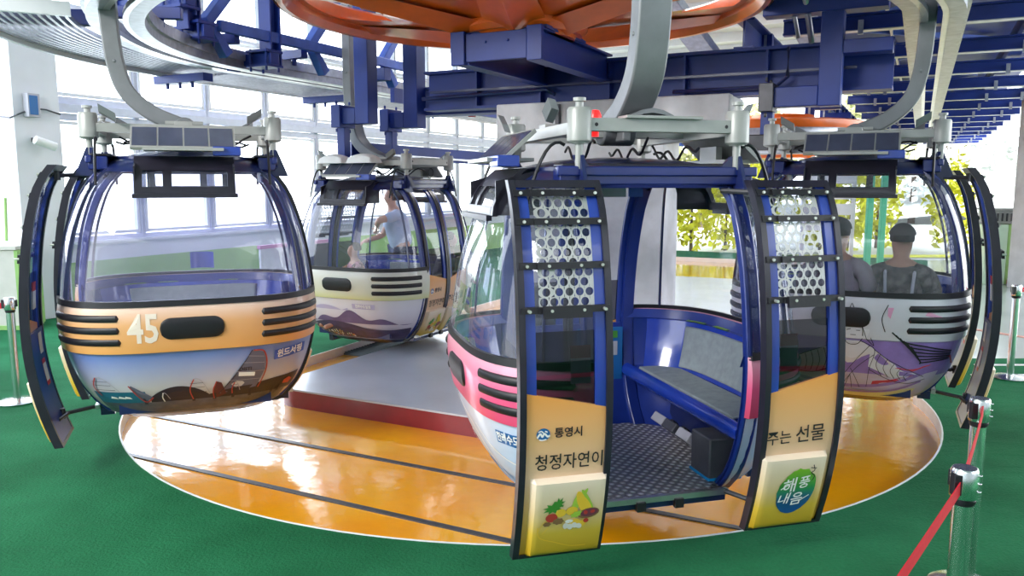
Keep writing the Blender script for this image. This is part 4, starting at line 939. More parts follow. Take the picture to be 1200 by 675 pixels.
# hanging L-shaped portals
def lframe(s, v, zb, zt, dirv, arm, w_, label, clamp=True, drop=.35):
    r_ = empty('hanging_bracket', P(s, v, zb), 0, label, 'bracket', None)
    mb = MB(); mb.box(P(s, v, (zb + zt) / 2), (w_, w_, zt - zb), 0, AX); rel(mb.build('upright', M['steelblue'], bevel=.008), r_)
    mb = MB(); mb.box(P(s, v + dirv * (arm + w_) / 2, zb + w_ / 2), (w_ * .98, arm, w_ * .95), 0, AX); rel(mb.build('foot_arm', M['steelblue'], bevel=.008), r_)
    if clamp:
        ve = v + dirv * (arm + .06)
        mb = MB(); mb.box(P(s, ve, zb + w_ * .5), (w_ * 1.5, .13, w_ * 1.35), 0, AX)
        for z in (-.14, .14):
            for q in (-.12, .12): mb.cyl(P(s + q, ve, zb + w_ * .5 + z), P(s + q, ve, zb + w_ * .5 + z + .04 * (1 if z > 0 else -1)), .014, 8)
        rel(mb.build('clamp', M['darkmetal'] if dirv < 0 and v > 0 else M['steelblue'], bevel=.006), r_)
        mb = MB(); mb.box(P(s, ve, zb - drop / 2 + .02), (w_ * .55, .11, drop), 0, AX); rel(mb.build('drop_post', M['steelblue'], bevel=.006), r_)
    return r_
lframe(.68, -2.33, 2.62, 4.6, -1, .28, .19, 'left of two blue hanging L-shaped brackets below the orange wheel rim', drop=.42)
lframe(1.50, -2.22, 2.62, 4.6, -1, .30, .20, 'right of two blue hanging L-shaped brackets beside the girder end', drop=.45)
lframe(1.02, 2.60, 2.64, 4.6, -1, .48, .19, 'blue L-shaped bracket hanging in front of the girder right end', drop=.42)
# tyre conveyor pieces carried by the brackets
cv = empty('conveyor_unit', P(1.0, 1.95, 2.3), 0, 'dark boxed drive unit hanging above the right end of the open gondola', 'drive unit')
mb = MB(); mb.box(P(1.02, 1.95, 2.32), (.22, .30, .16), 0, AX); mb.box(P(1.1, 2.3, 2.30), (.16, .55, .10), 0, AX); rel(mb.build('housing', M['darkmetal'], bevel=.01), cv)
mb = MB(); mb.box(P(1.0, 2.3, 2.235), (.3, .75, .03), 0, AX); rel(mb.build('tray', M['galv'], bevel=.004), cv)
cv = empty('curved_deflector', P(1.6, -2.6, 2.3), 0, 'blue-grey curved guide plate above the closed gondola roof', 'guide plate')
mb = MB(); mb.sweep([P(.9 + .5 * i, -2.75 + .17 * i, 2.36 - .018 * i) for i in range(7)], [(-.03, -.085), (.03, -.085), (.03, .085), (-.03, .085)]); rel(mb.build('plate', M['steelblue']), cv)
mb = MB(); mb.sweep([P(1.2 + .5 * i, -2.62 + .17 * i, 2.30 - .018 * i) for i in range(6)], [(-.10, -.012), (.10, -.012), (.10, .012), (-.10, .012)]); rel(mb.build('shelf', M['galv'], smooth=0), cv)

# uprights, transverse bars and kinked braces on the left
def kink(s, v, z0, z1, out, label):
    mb = MB(); mb.rbar([P(s, v, z0), P(s - out, v, 3.54), P(s + .30, v, 4.15)], .11, .11, up=AX[1]); tag(mb.build('kinked_brace', M['paleblue'], bevel=.006), label, 'brace')
kink(-.74, -3.0, 3.24, 4.3, .24, 'left kinked blue brace standing on the rail between two uprights')
kink(.76, -3.0, 3.24, 4.3, .24, 'middle kinked blue brace behind the orange wheel rim')
kink(2.17, -3.0, 3.24, 4.3, .24, 'right kinked blue brace seen between the two hanging brackets')
for i, (s, v, z0) in enumerate(((-1.24, -2.95, 3.40), (-.16, -2.95, 3.20))):
    r_ = empty('rail_upright', P(s, v, z0), 0, ('nearer' if i == 0 else 'farther') + ' blue upright with a clamped bar over the left guide rails', 'upright', None)
    mb = MB(); mb.sweep([P(s, v, z0), P(s, v, 4.7)], [(-.08, -.08), (.08, -.08), (.08, -.06), (.012, -.06), (.012, .06), (.08, .06), (.08, .08), (-.08, .08), (-.08, .06), (-.012, .06), (-.012, -.06), (-.08, -.06)], up=AX[0]); rel(mb.build('post', M['steelblue'], smooth=0), r_)
    for v1, z, ds in (((-3.75, 3.66, -.1), (-3.6, 3.40, .1)) if i == 0 else ((-3.4, 3.26, -.1),)):
        mb = MB(); mb.box(P(s + ds, (v + .15 + v1) / 2, z), (.12, abs(v1 - v - .15), .12), 0, AX); mb.box(P(s + ds, v1, z), (.16, .05, .2), 0, AX); rel(mb.build('crossbar', M['steelblue'], bevel=.006), r_)
        mb = MB()
        for q in (-.11, .11):
            for qq in (-.09, .09): mb.cyl(P(s + ds + qq, v + q, z - .13), P(s + ds + qq, v + q, z + .10), .013, 8)
        mb.box(P(s + ds, v, z - .075), (.24, .30, .025), 0, AX); mb.box(P(s + ds, v, z + .075), (.24, .30, .025), 0, AX); rel(mb.build('u_bolt', M['steelblue']), r_)
beam('transverse_bar', [P(-.9, -2.92, 3.50), P(2.6, -2.92, 3.50)], .07, .11, 'pale blue bar linking the kinked braces', m='paleblue')
# radial brackets holding the curved rails
k = 0
for a in (-8, 12, 35, 60, 90, 120, 145, 165):
    t = R(a); d = lambda r: P(-r * math.sin(t), -r * math.cos(t), 0)
    mb = MB(); p0 = d(3.02); p1 = d(3.80)
    mb.rbar([Vector((p0.x, p0.y, 3.42)), Vector((p1.x, p1.y, 3.42))], .09, .10)
    for r in (3.2, 3.6): q = d(r); mb.cyl((q.x, q.y, 3.30), (q.x, q.y, 3.44), .03, 8)
    names = {-8: 'first', 12: 'second', 35: 'third', 60: 'fourth', 90: 'fifth', 120: 'sixth', 145: 'seventh', 165: 'eighth'}
    tag(mb.build('rail_hanger', M['steelblue'], bevel=.005), 'short blue hanger bar fixed across the curved guide rails', 'bracket', 'hanger bars across the curved rails')
for i in range(4):
    mb = MB(); s = 1.9 + i * 2.2; mb.rbar([P(s, -3.85, 3.36), P(s, -2.9, 3.36)], .14, .16); 
    for v in (-3.6, -3.2): mb.box(P(s, v, 3.28), (.2, .1, .14), 0, AX)
    tag(mb.build('rail_hanger', M['steelblue'], bevel=.005), 'blue hanger block fixed across the straight left guide rails', 'bracket', 'hanger blocks across the straight left rails')
# red pulley far below rim on left
mb = MB(); mb.cyl(P(3.4, -2.5, 2.9), P(3.4, -2.46, 3.9), .06, 12); mb.box(P(3.4, -2.48, 3.5), (.10, .05, .9), 0, AX); tag(mb.build('red_lever', M['darkred'], bevel=.01), 'dark red lever hanging behind the left hanging bracket', 'lever')
mb = MB(); mb.cyl(P(3.2, -2.95, 3.42), P(3.2, -2.85, 3.42), .14, 20); mb.cyl(P(3.2, -3.05, 3.42), P(3.2, -2.5, 3.42), .05, 12); tag(mb.build('drive_pulley', M['steelblue']), 'blue pulley on a short shaft behind the kinked braces', 'pulley')

# catwalk with corrugated grating outside the left curve
cw = empty('catwalk', P(0, -4.4, 3.4), 0, 'silver grated catwalk outside the left guide rails', 'catwalk')
def ringpt(r, a, z): t = R(a); return P(-r * math.sin(t), -r * math.cos(t), z)
mb = MB()
for (r0, r1, a0, a1, z) in ((3.75, 4.42, 0, 52, 3.22), ):
    n = 12
    for i in range(n):
        r = r0 + (r1 - r0) * i / (n - 1); mb.sweep([ringpt(r, a0 + (a1 - a0) * j / 12, z) for j in range(13)], [(-.012, -.02), (.012, -.02), (.012, .02), (-.012, .02)], cap=True)
rel(mb.build('grating', M['galv'], smooth=0), cw)
mb = MB()
for i in range(14):
    v = -3.78 - i * .06; mb.box(P(4.2, v, 3.20), (8.4, .018, .03), 0, AX)
rel(mb.build('side_grating', M['galv'], smooth=0), cw)
mb = MB(); mb.sweep([ringpt(4.45, 52 * j / 12, 3.22) for j in range(13)], [(-.02, -.06), (.02, -.06), (.02, .06), (-.02, .06)]); mb.box(P(4.2, -4.62, 3.20), (8.4, .03, .07), 0, AX)
mb.rbar([ringpt(3.7, 52, 3.22), ringpt(4.45, 52, 3.22)], .05, .10); rel(mb.build('edge_angle', M['frost'], smooth=0), cw)
mb = MB()
mb.rbar([ringpt(3.62, 40, 3.30), ringpt(5.0, 40, 3.30)], .12, .12); rel(mb.build('support_bar', M['steelblue'], bevel=.005), cw)
for s_ in (-.3, 2.2, 4.7):
    mb = MB(); mb.box(P(s_, -4.15, 3.12), (.14, .8, .09), 0, AX); [mb.cyl(P(s_, v, 3.02), P(s_, v, 3.08), .02, 6) for v in (-4.4, -4.2, -4.0)]
    rel(mb.build('support_bar', M['steelblue'], bevel=.005), cw)
# corrugated duct above catwalk
mb = MB()
for i in range(16): mb.sweep([ringpt(4.0 + .05 * i, 48, 3.62), ringpt(4.0 + .05 * i, 70, 3.70)], [(-.015, -.03), (.015, -.03), (.015, .03), (-.015, .03)])
tag(mb.build('corrugated_panel', M['galv'], smooth=0), 'corrugated silver panel at the top left corner above the catwalk', 'panel')

# right straight run: repeated cross beams, long stringers, deck
for i in range(15):
    s = -.2 + i * 2.25 if i < 1 else .1 + i * 2.05
    mb = MB(); v0, v1 = (2.5 if i < 1 else 2.0, 5.25)
    mb.sweep([P(s, v0, 3.56), P(s, v1, 3.56)], [(-.06, -.08), (.06, -.08), (.06, -.06), (.012, -.06), (.012, .06), (.06, .06), (.06, .08), (-.06, .08), (-.06, .06), (-.012, .06), (-.012, -.06), (-.06, -.06)])
    for v in (2.5, 2.75, 4.35, 4.9): mb.box(P(s - .07, v, 3.50), (.03, .05, .14), 1, AX)
    for v in (3.2, 3.6): mb.box(P(s, v, 3.40), (.10, .08, .22), 0, AX)
    mb.box(P(s, (v0 + v1) / 2, 3.474), (.13, v1 - v0 - .2, .008), 1, AX)
    tag(mb.build('cross_beam', [M['steelblue'], M['galv']], smooth=0), 'dark blue cross beam in the row receding above the right guide rails', 'beam', 'cross beams above the right rails')
for v, lab in ((2.15, 'inner dark blue stringer running along the row of right cross beams'), (4.4, 'outer dark blue stringer running along the row of right cross beams')):
    beam('stringer', [P(-1.5, v, 3.80), P(30, v, 3.80)], .16, .26, lab, flange=1)
dk = empty('service_deck', P(12, 3.6, 4.1), 0, 'dark blue service deck above the right cross beams', 'deck')
mb = MB(); mb.box(P(13.5, 3.45, 4.12), (32, 3.1, .04), 0, AX); rel(mb.build('deck_plate', M['steelblue'], smooth=0), dk)
for i in range(16):
    s = -1.2 + i * 2.05; mb = MB(); sg = 1 if i % 2 else -1
    mb.rbar([P(s, 3.2 - 1.0 * sg, 4.02), P(s + 2.0, 3.2 + 1.0 * sg, 4.02)], .06, .07); rel(mb.build('diagonal_brace', M['paleblue'], smooth=0), dk)
for v in (2.9, 3.1): 
    mb = MB(); mb.rbar([P(-1, v, 4.0), P(28, v, 4.0)], .03, .05); rel(mb.build('cable_rail', M['frost'], smooth=0), dk)
# stepped lattice behind the left part of the cross beams
for i in range(7):
    s = 2.6 + i * 2.05; mb = MB(); mb.box(P(s, 1.75, 3.28), (.12, .14, .62), 0, AX); mb.box(P(s, 1.95, 3.15), (.10, .5, .10), 0, AX); mb.box(P(s, 1.95, 3.09), (.11, .5, .008), 1, AX); mb.box(P(s - .07, 1.75, 3.28), (.01, .03, .6), 1, AX)
    tag(mb.build('rail_post', [M['steelblue'], M['galv']], smooth=0), 'blue post of the row on the inner side of the right guide rails', 'post', 'posts inside the right rails')
beam('longitudinal_beam', [P(1.6, 1.7, 3.45), P(16, 1.7, 3.45)], .2, .3, 'blue beam receding from the girder right end beside the rail posts', flange=1)
beam('longitudinal_beam', [P(9, 1.75, 2.55), P(14.5, 1.75, 2.55)], .16, .16, 'lower blue beam receding from the girder right end past the small orange wheel')
# steel trusses left of the right run, behind the big wheel
for i, (v, z) in enumerate(((2.45, 4.0), (1.2, 3.9))):
    beam('roof_strut', [P(1.8, v - .6, z + .3), P(4.5, v - .2, z - .65)], .30, .12, ('nearer' if i == 0 else 'farther') + ' galvanised strut slanting down behind the wheel right side', m='galv')
mb = MB(); mb.tube([P(.2, 2.3, 4.3), P(1.2, 2.4, 3.25)], .028, 10); mb.tube([P(.35, 2.15, 4.3), P(1.2, 2.28, 3.3)], .02, 10); tag(mb.build('tie_rod', M['alu']), 'pair of thin steel rods slanting to the top of the girder', 'rod')
r_ = beam('upper_cross_arm', [P(1.0, 2.0, 3.55), P(1.0, 3.05, 3.55)], .2, .18, 'blue arm clamped across the right bracket near the top')
r_ = beam('upper_cross_arm', [P(1.05, 2.5, 3.15), P(1.05, 3.1, 3.15)], .2, .12, 'blue arm across the right bracket beside the inner rail')

# left far end overhead light lattice
for i in range(5):
    mb = MB(); s = 6.5 + i * 2.4; mb.box(P(s, -2.6, 3.05), (.12, 1.6, .10), 0, AX); mb.box(P(s, -3.3, 3.0), (.1, .3, .2), 0, AX); mb.box(P(s, -1.9, 3.0), (.1, .3, .16), 0, AX)
    tag(mb.build('cross_beam', M['paleblue'], smooth=0), 'small pale blue cross beam far away above the left rails', 'beam', 'far cross beams above the left rails')

# ================================================================== FURNITURE OF THE HALL
def stanchion(loc, label, belt_to=None, h=.95, sag=.03, rot=0, head=True, beltlabel=None):
    r_ = empty('barrier_post', (*loc, 0), rot, label, 'barrier post')
    mb = MB(); mb.lathe([(0, .0), (.165, .0), (.17, .012), (.15, .022), (.06, .034), (.036, .04), (0, .04)], n=32); mb.build('base', M['chrome'], r_)
    mb = MB(); mb.cyl((0, 0, .03), (0, 0, h - .13), .034, 20); mb.build('pole', M['chrome'], r_)
    mb = MB(); mb.lathe([(0, h - .135), (.035, h - .135), (.041, h - .125), (.041, h - .115), (.035, h - .11)], n=20); mb.build('collar', M['black'], r_)
    mb = MB(); mb.lathe([(0, h - .11), (.044, h - .11), (.046, h - .105), (.046, h - .012), (.042, h - .004), (.040, h), (0, h)], n=24)
    mb.box((-.03, -.02, h - .055), (.05, .032, .075), 1); mb.box((.035, .02, h - .055), (.03, .03, .06), 1); mb.box((-.02, .03, h - .05), (.03, .03, .06), 1)
    for z in (-.02, -.05, -.08): mb.cyl((.03, -.03, h + z), (.040, -.038, h + z), .004, 6)
    mb.build('belt_head', [M['chrome'], M['black']], r_, bevel=.002)
    return r_
def belt_strip(p0, p1, label, h=.05):
    mb = MB(); p0 = Vector(p0); p1 = Vector(p1); n = 16; pts = [p0.lerp(p1, i / n) - Vector((0, 0, .02 * math.sin(math.pi * i / n))) for i in range(n + 1)]
    mb.rbar(pts, .003, h); return tag(mb.build('barrier_belt', M['beltred'], smooth=0), label, 'belt barrier')
M['beltred'] = mat('red_webbing', (.70, .005, .025), .6, noise=.06, nscale=60)
SN = (1.61, 2.72); SF = (2.20, 3.64)
stanchion(SN, 'nearest chrome barrier post at the lower right with a red belt')
stanchion(SF, 'second chrome barrier post standing behind the nearest one')
belt_strip((SN[0] - .03, SN[1] - .03, .885), (.20, 1.15, .70), 'red belt stretched from the nearest post to the lower left')
belt_strip((SN[0] + .02, SN[1] + .04, .90), (SF[0] - .01, SF[1] - .045, .90), 'red belt between the two chrome posts at the right')
stanchion((5.02, 7.85), 'chrome barrier post on the pale hall edge at the far right')
belt_strip((5.09, 7.87, .90), (7.0, 8.3, .90), 'red belt leaving the far right post out of the picture')
stanchion((-4.44, 6.96), 'chrome barrier post with a red cap at the left edge')
belt_strip((-4.48, 6.94, .88), (-6.2, 6.2, .88), 'red belt leaving the left edge post out of the picture')
# loudspeaker, lamp on the left pillar
sp = empty('wall_speaker', (-6.58, 11.3, 2.85), 0, 'small blue-grey speaker on the white pillar at the left', 'speaker')
mb = MB(); mb.box(P(.17, -7.68, 3.02), (.17, .12, .32), 0, AX); mb.box(P(.16, -7.615, 3.02), (.12, .01, .26), 1, AX); rel(mb.build('speaker_box', [M['boxwhite'], M['logo']], bevel=.008), sp)
mb = MB(); mb.tube([P(.08, -7.70, 2.93), P(-.02, -7.72, 2.88), P(-.07, -7.8, 2.84), P(-.07, -8.2, 2.88), P(-.07, -8.4, 2.95)], .012, 6); mb.tube([P(.26, -7.70, 2.98), P(.4, -7.72, 2.98), P(.6, -7.71, 2.93)], .012, 6); rel(mb.build('wire', M['darkmetal']), sp)
lp = empty('wall_lamp', (-6.5, 11.3, 2.5), 0, 'white floodlight tube on the left pillar below the speaker', 'lamp')
mb = MB(); mb.cyl(P(.14, -7.62, 2.55), P(.42, -7.60, 2.46), .06, 16); rel(mb.build('lamp_body', M['white'], bevel=.004), lp)
mb = MB(); mb.box(P(.2, -7.70, 2.55), (.06, .10, .06), 0, AX); rel(mb.build('mount', M['darkmetal']), lp)
# beige counter with green trim at the left edge
M['beige'] = mat('beige_board', (.62, .60, .56), .6, noise=.04)
ct = empty('low_counter', (-7.2, 10.7, 0), 0, 'beige counter front with green trim at the left edge', 'counter')
mb = MB(); mb.box((-7.45, 10.75, .56), (1.75, .5, 1.02)); rel(mb.build('counter_body', M['beige'], bevel=.006), ct)
mb = MB(); mb.box((-7.45, 10.75, .03), (1.78, .53, .06)); mb.box((-6.56, 10.75, .55), (.05, .52, 1.04)); mb.box((-7.45, 10.75, 1.10), (1.82, .56, .05), 1); rel(mb.build('trim_strip', [M['dado'], M['beige']], bevel=.004), ct)
mb = MB(); mb.cyl((-7.25, 11.1, 1.15), (-7.20, 11.1, 2.6), .012, 8); mb.cyl((-7.05, 11.1, 1.15), (-7.02, 11.1, 1.75), .02, 8, mi=1); tag(mb.build('pole_stand', [M['logo'], M['dado']]), 'thin blue pole standing behind the beige counter', 'pole')
# blue stool seen through the windscreen of the left cabin
st = empty('round_stool', (-4.95, 12.6, 0), 0, 'blue round stool behind the left gondola near the windows', 'stool')
mb = MB(); mb.lathe([(0, .46), (.17, .46), (.19, .48), (.19, .52), (.17, .54), (0, .55)], (-4.95, 12.6, 0), 28); rel(mb.build('seat', M['blue']), st)
mb = MB(); mb.grid(lambda u, v: Vector((-4.95 + .2 * math.sin(R(-70 + 140 * u)), 12.6 + .2 * math.cos(R(-70 + 140 * u)), .6 + .26 * v)), 12, 3); mb.build('backrest', M['blue']); rel(bpy.context.scene.collection.objects[-1], st)
for a in range(4):
    t = R(45 + 90 * a); mb = MB(); mb.cyl((-4.95 + .13 * math.cos(t), 12.6 + .13 * math.sin(t), .47), (-4.95 + .21 * math.cos(t), 12.6 + .21 * math.sin(t), 0), .014, 8); rel(mb.build('leg', M['darkmetal']), st)
pp = empty('partition_board', (-4.0, 12.6, 0), 0, 'low white partition with a pink top rail near the windows', 'partition')
mb = MB(); mb.box(P(3.6, -6.0, .46), (1.9, .05, .88), 0, AX); rel(mb.build('board', M['white'], bevel=.004), pp)
mb = MB(); mb.box(P(3.6, -6.0, .93), (1.95, .07, .06), 0, AX); rel(mb.build('top_rail', M['pinkp'], bevel=.004), pp)
# right background: service cabinet and machinery
M['palegreen'] = mat('pale_green_paint', (.62, .80, .62), .5, noise=.05)
cb = empty('service_cabinet', (9.6, 15.5, 0), 0, 'pale green cabinet with a slotted top in the right background', 'cabinet')
mb = MB(); mb.box((9.35, 15.6, .58), (.42, .5, 1.16), 0); mb.box((9.66, 15.6, .58), (.2, .5, 1.16), 1); rel(mb.build('cabinet_body', [M['palegreen'], M['dado']], bevel=.01), cb)
mb = MB(); mb.box((9.55, 15.6, 1.30), (.60, .5, .24)); 
for i in range(5): mb.box((9.33 + i * .09, 15.34, 1.30), (.03, .02, .15), 1)
mb.box((10.0, 15.6, 1.45), (1.6, .6, .04)); rel(mb.build('slotted_top', [M['damper'], M['darkmetal']], bevel=.004), cb)
mb = MB(); mb.box((10.6, 15.8, .5), (.9, .6, .9)); mb.cyl((10.1, 15.6, 1.1), (10.9, 15.6, 1.2), .12, 12); mb.box((10.6, 15.8, 1.12), (.9, .5, .3)); tag(mb.build('machine_block', M['darkmetal'], bevel=.02), 'dark machine block at the right edge beside the pale green cabinet', 'machine')
mb = MB(); mb.box((10.4, 15.3, .05), (1.6, .5, .1)); tag(mb.build('red_kerb', M['darkred'], bevel=.01), 'dark red kerb under the machine block at the right edge', 'kerb')

# ================================================================== PEOPLE
def skin_body(name, joints, bones, parent, m, sub=2):
    """joints: name -> (pos, radius); bones: pairs; one continuous skinned surface"""
    names = list(joints); idx = {n: i for i, n in enumerate(names)}
    me = bpy.data.meshes.new(name); me.from_pydata([joints[n][0] for n in names], [(idx[a], idx[b]) for a, b in bones], [])
    o = bpy.data.objects.new(name, me); col.objects.link(o); o.parent = parent
    md = o.modifiers.new('skin', 'SKIN'); md.use_smooth_shade = True
    for i, n in enumerate(names):
        r = joints[n][1]; r = r if isinstance(r, tuple) else (r, r); me.skin_vertices[0].data[i].radius = r
        me.skin_vertices[0].data[i].use_root = (i == 0)
    sb = o.modifiers.new('sub', 'SUBSURF'); sb.levels = sub; sb.render_levels = sub
    me.materials.append(m)
    return o
def person(loc, rz, label, pose, shirt, trousers, hat=None, strap=None, straps2=None, hair=M['hair'], z0=0, scale=1):
    """local frame: faces +x; pose 'sit' (seat height .42 above z0) or 'stand'"""
    root = empty('person', (*loc, z0), rz, label, 'person'); root.scale = (scale,) * 3
    sit = pose != 'stand'; hz = .50 if sit else .93; lean = .16 if pose == 'lean' else (.10 if pose == 'stand' else 0)
    J = {'pelvis': ((0, 0, hz), (.13, .15)), 'waist': ((lean * .3, 0, hz + .16), (.115, .14)), 'chest': ((lean * .8, 0, hz + .36), (.12, .165)), 'neck0': ((lean, 0, hz + .50), (.07, .09)), 'neck': ((lean + .02, 0, hz + .57), (.052, .055)),
         'jaw': ((lean + .045, 0, hz + .63), (.070, .062)), 'face': ((lean + .045, 0, hz + .70), (.090, .074)), 'crown': ((lean + .03, 0, hz + .77), (.085, .073)), 'top': ((lean + .025, 0, hz + .82), (.05, .045)), 'nose': ((lean + .135, 0, hz + .68), .014)}
    B = [('pelvis', 'waist'), ('waist', 'chest'), ('chest', 'neck0'), ('neck0', 'neck'), ('neck', 'jaw'), ('jaw', 'face'), ('face', 'crown'), ('crown', 'top'), ('face', 'nose')]
    TB = [('pelvis', 'waist'), ('waist', 'chest'), ('chest', 'neck0')]; LB = []
    for sg, sd in ((1, 'l'), (-1, 'r')):
        J['sh' + sd] = ((lean * .95, sg * .19, hz + .46), .062)
        if pose == 'stand' and sg > 0: el, wr = (lean + .26, sg * .26, hz + .40), (lean + .24, sg * .02, hz + .30)
        elif pose == 'stand': el, wr = (lean + .10, sg * .26, hz + .18), (lean + .32, sg * .18, hz + .12)
        else: el, wr = (lean * .8 + .06, sg * .27, hz + .20), (lean + .28, sg * .17, hz + .10)
        J['el' + sd] = (el, .047); J['wr' + sd] = (wr, .030)
        B += [('neck0', 'sh' + sd), ('sh' + sd, 'el' + sd), ('el' + sd, 'wr' + sd)]; TB += [('neck0', 'sh' + sd)]
        if sit: hip, kn, an, to = (.02, sg * .09, hz - .01), (.44, sg * .11, hz - .02), (.42, sg * .11, .09), (.58, sg * .12, .05)
        else: hip, kn, an, to = (0, sg * .09, hz - .06), (.02, sg * .10, .50), (0, sg * .10, .09), (.15, sg * .12, .04)
        J['hip' + sd] = (hip, .085); J['kn' + sd] = (kn, .058); J['an' + sd] = (an, .040); J['to' + sd] = (to, .035)
        B += [('pelvis', 'hip' + sd), ('hip' + sd, 'kn' + sd), ('kn' + sd, 'an' + sd), ('an' + sd, 'to' + sd)]; LB += [('pelvis', 'hip' + sd), ('hip' + sd, 'kn' + sd)]
        w0 = Vector(wr); d = (w0 - Vector(el)).normalized(); side = d.cross(Vector((0, 0, 1))).normalized()
        J['pa' + sd] = (tuple(w0 + d * .06), (.034, .020)); B.append(('wr' + sd, 'pa' + sd))
        for k in range(4):
            b0 = w0 + d * .085 + side * (.027 - .018 * k); ln = (.062, .072, .068, .052)[k]; J['fa%d' % k + sd] = (tuple(b0), .0105); m1 = b0 + d * ln * .55 - Vector((0, 0, .010)); J['fb%d' % k + sd] = (tuple(m1), .0088); J['fc%d' % k + sd] = (tuple(m1 + d * ln * .4 - Vector((0, 0, .028))), .0075)
            B += [('pa' + sd, 'fa%d' % k + sd), ('fa%d' % k + sd, 'fb%d' % k + sd), ('fb%d' % k + sd, 'fc%d' % k + sd)]
        t0 = w0 + d * .025 + side * .032 * -sg; J['ta' + sd] = (tuple(t0), .012); J['tb' + sd] = (tuple(t0 + d * .045 + side * .02 * -sg), .0095); B += [('pa' + sd, 'ta' + sd), ('ta' + sd, 'tb' + sd)]
    skin_body('body', J, B, root, M['skin'])
    g = lambda n, k=1.14, a=.008: (J[n][0], tuple(x * k + a for x in (J[n][1] if isinstance(J[n][1], tuple) else (J[n][1],) * 2)))
    SJ = {n: g(n) for n in ('pelvis', 'waist', 'chest', 'neck0', 'shl', 'shr')}
    SJ['neck0'] = (tuple(Vector(J['neck0'][0]) - Vector((0, 0, .015))), (.075, .095))
    for sd in 'lr':
        p = Vector(J['sh' + sd][0]).lerp(Vector(J['el' + sd][0]), .72); SJ['sl' + sd] = (tuple(p), .068)
    skin_body('shirt', SJ, TB + [('shl', 'sll'), ('shr', 'slr')], root, shirt)
    TJ = {n: g(n) for n in ('pelvis', 'hipl', 'hipr', 'knl', 'knr')}; LL = LB
    if sit or True:
        for sd in 'lr': TJ['sn' + sd] = (tuple(Vector(J['kn' + sd][0]).lerp(Vector(J['an' + sd][0]), .8 if sit else .1)), .062); LL = LL + [('kn' + sd, 'sn' + sd)]
    skin_body('trousers', TJ, LL, root, trousers)
    hc_ = Vector(J['crown'][0])
    def dome(c, rx, ry, rz_, t0, t1, fn=None, n=20, m_=8):
        mb = MB(); mb.grid(lambda u, v: Vector((c.x + rx * math.cos(2 * math.pi * u) * math.sin(t0 + (t1 - t0) * v), c.y + ry * math.sin(2 * math.pi * u) * math.sin(t0 + (t1 - t0) * v), c.z + rz_ * math.cos(t0 + (t1 - t0) * v))), n, m_); return mb
    hcen = hc_ + Vector((-.012, 0, -.03))
    dome(hcen + Vector((-.012, 0, 0)), .098, .088, .098, 0, 1.9).build('hair', hair, root)
    if hat:
        mb = dome(hcen + Vector((-.004, 0, .012)), .108, .097, .098, 0, 1.5)
        if hat[1]: mb.slab(lambda u, v: hcen + Vector((.08 + .09 * v, (u - .5) * .15 * (1 - .3 * v), .018 - .02 * v)), lambda u, v: hcen + Vector((.08 + .09 * v, (u - .5) * .15 * (1 - .3 * v), .026 - .02 * v)), 6, 3)
        mb.build('cap', hat[0], root)
    for sy in (-1, 1):
        pass
    if strap:
        mb = MB(); pts = [(.0, -.17 + .0, hz + .50)]; ring = []
        for i in range(20):
            t = 2 * math.pi * i / 20; ring.append(Vector((lean * .6 + .165 * math.cos(t), .155 * math.sin(t), hz + .30 + .20 * math.sin(t))))
        mb.rbar(ring, .035, .008, up=(0, .7, -.7), closed=True); mb.build('bag_strap', strap, root)
    if straps2:
        for sy in (-1, 1):
            mb = MB(); mb.tube([(lean - .145, sy * .08, hz + .12), (lean - .155, sy * .09, hz + .30), (lean - .11, sy * .10, hz + .47), (lean + .02, sy * .10, hz + .535)], .012, 6); mb.build('bag_strap', straps2, root)
    return root
M['shirt_mauve'] = mat('mauve_cotton', (.30, .24, .28), .9, noise=.12, nscale=8, bump=.2)
M['shirt_print'] = mat('patterned_dark_cotton', (.10, .085, .08), .9, noise=.9, nscale=16)
M['shirt_blue'] = mat('pale_blue_cotton', (.42, .47, .62), .9, noise=.1, nscale=8, bump=.2)
M['shirt_pale'] = mat('pale_grey_cotton', (.48, .52, .66), .9, noise=.1, bump=.2)
M['plaid'] = mat('plaid_cotton', (.30, .12, .16), .9, noise=.9, nscale=22)
M['shorts'] = mat('navy_cotton', (.02, .03, .09), .9, noise=.3, nscale=40)
M['darktr'] = mat('dark_cotton', (.03, .03, .04), .9, noise=.2)
M['caps'] = mat('charcoal_cap', (.03, .03, .035), .8, noise=.2); M['capg'] = mat('grey_cap', (.06, .055, .055), .8, noise=.2)
def incabin(cab, x, y):
    a = cab.rotation_euler.z; return (cab.location.x + x * math.cos(a) - y * math.sin(a), cab.location.y + x * math.sin(a) + y * math.cos(a))
person(incabin(right, -.64, .06), R(62), 'person in a mauve shirt and black cap with a bag strap, seated in the gondola', 'sit', M['shirt_mauve'], M['darktr'], (M['caps'], False), M['ink'], z0=.35, scale=1.0)
person(incabin(right, -.60, -.38), R(62), 'person in a patterned dark shirt and peaked cap, seated right in the right gondola', 'sit', M['shirt_print'], M['darktr'], (M['capg'], True), None, M['boxwhite'], z0=.35, scale=.97)
person((-1.58, 11.45), R(200), 'person standing in a pale blue shirt and navy shorts beyond the closed gondola', 'stand', M['shirt_blue'], M['shorts'], None, None, z0=0, scale=1.08)
person(incabin(back, -.60, .35), R(10), 'person in a pale grey shirt leaning forward inside the closed gondola', 'lean', M['shirt_pale'], M['darktr'], None, None, z0=.285, scale=.80)
person(incabin(back, .45, -.12), R(210), 'person in a red plaid shirt sitting low inside the closed gondola', 'sit', M['plaid'], M['darktr'], None, None, z0=.285, scale=.74)

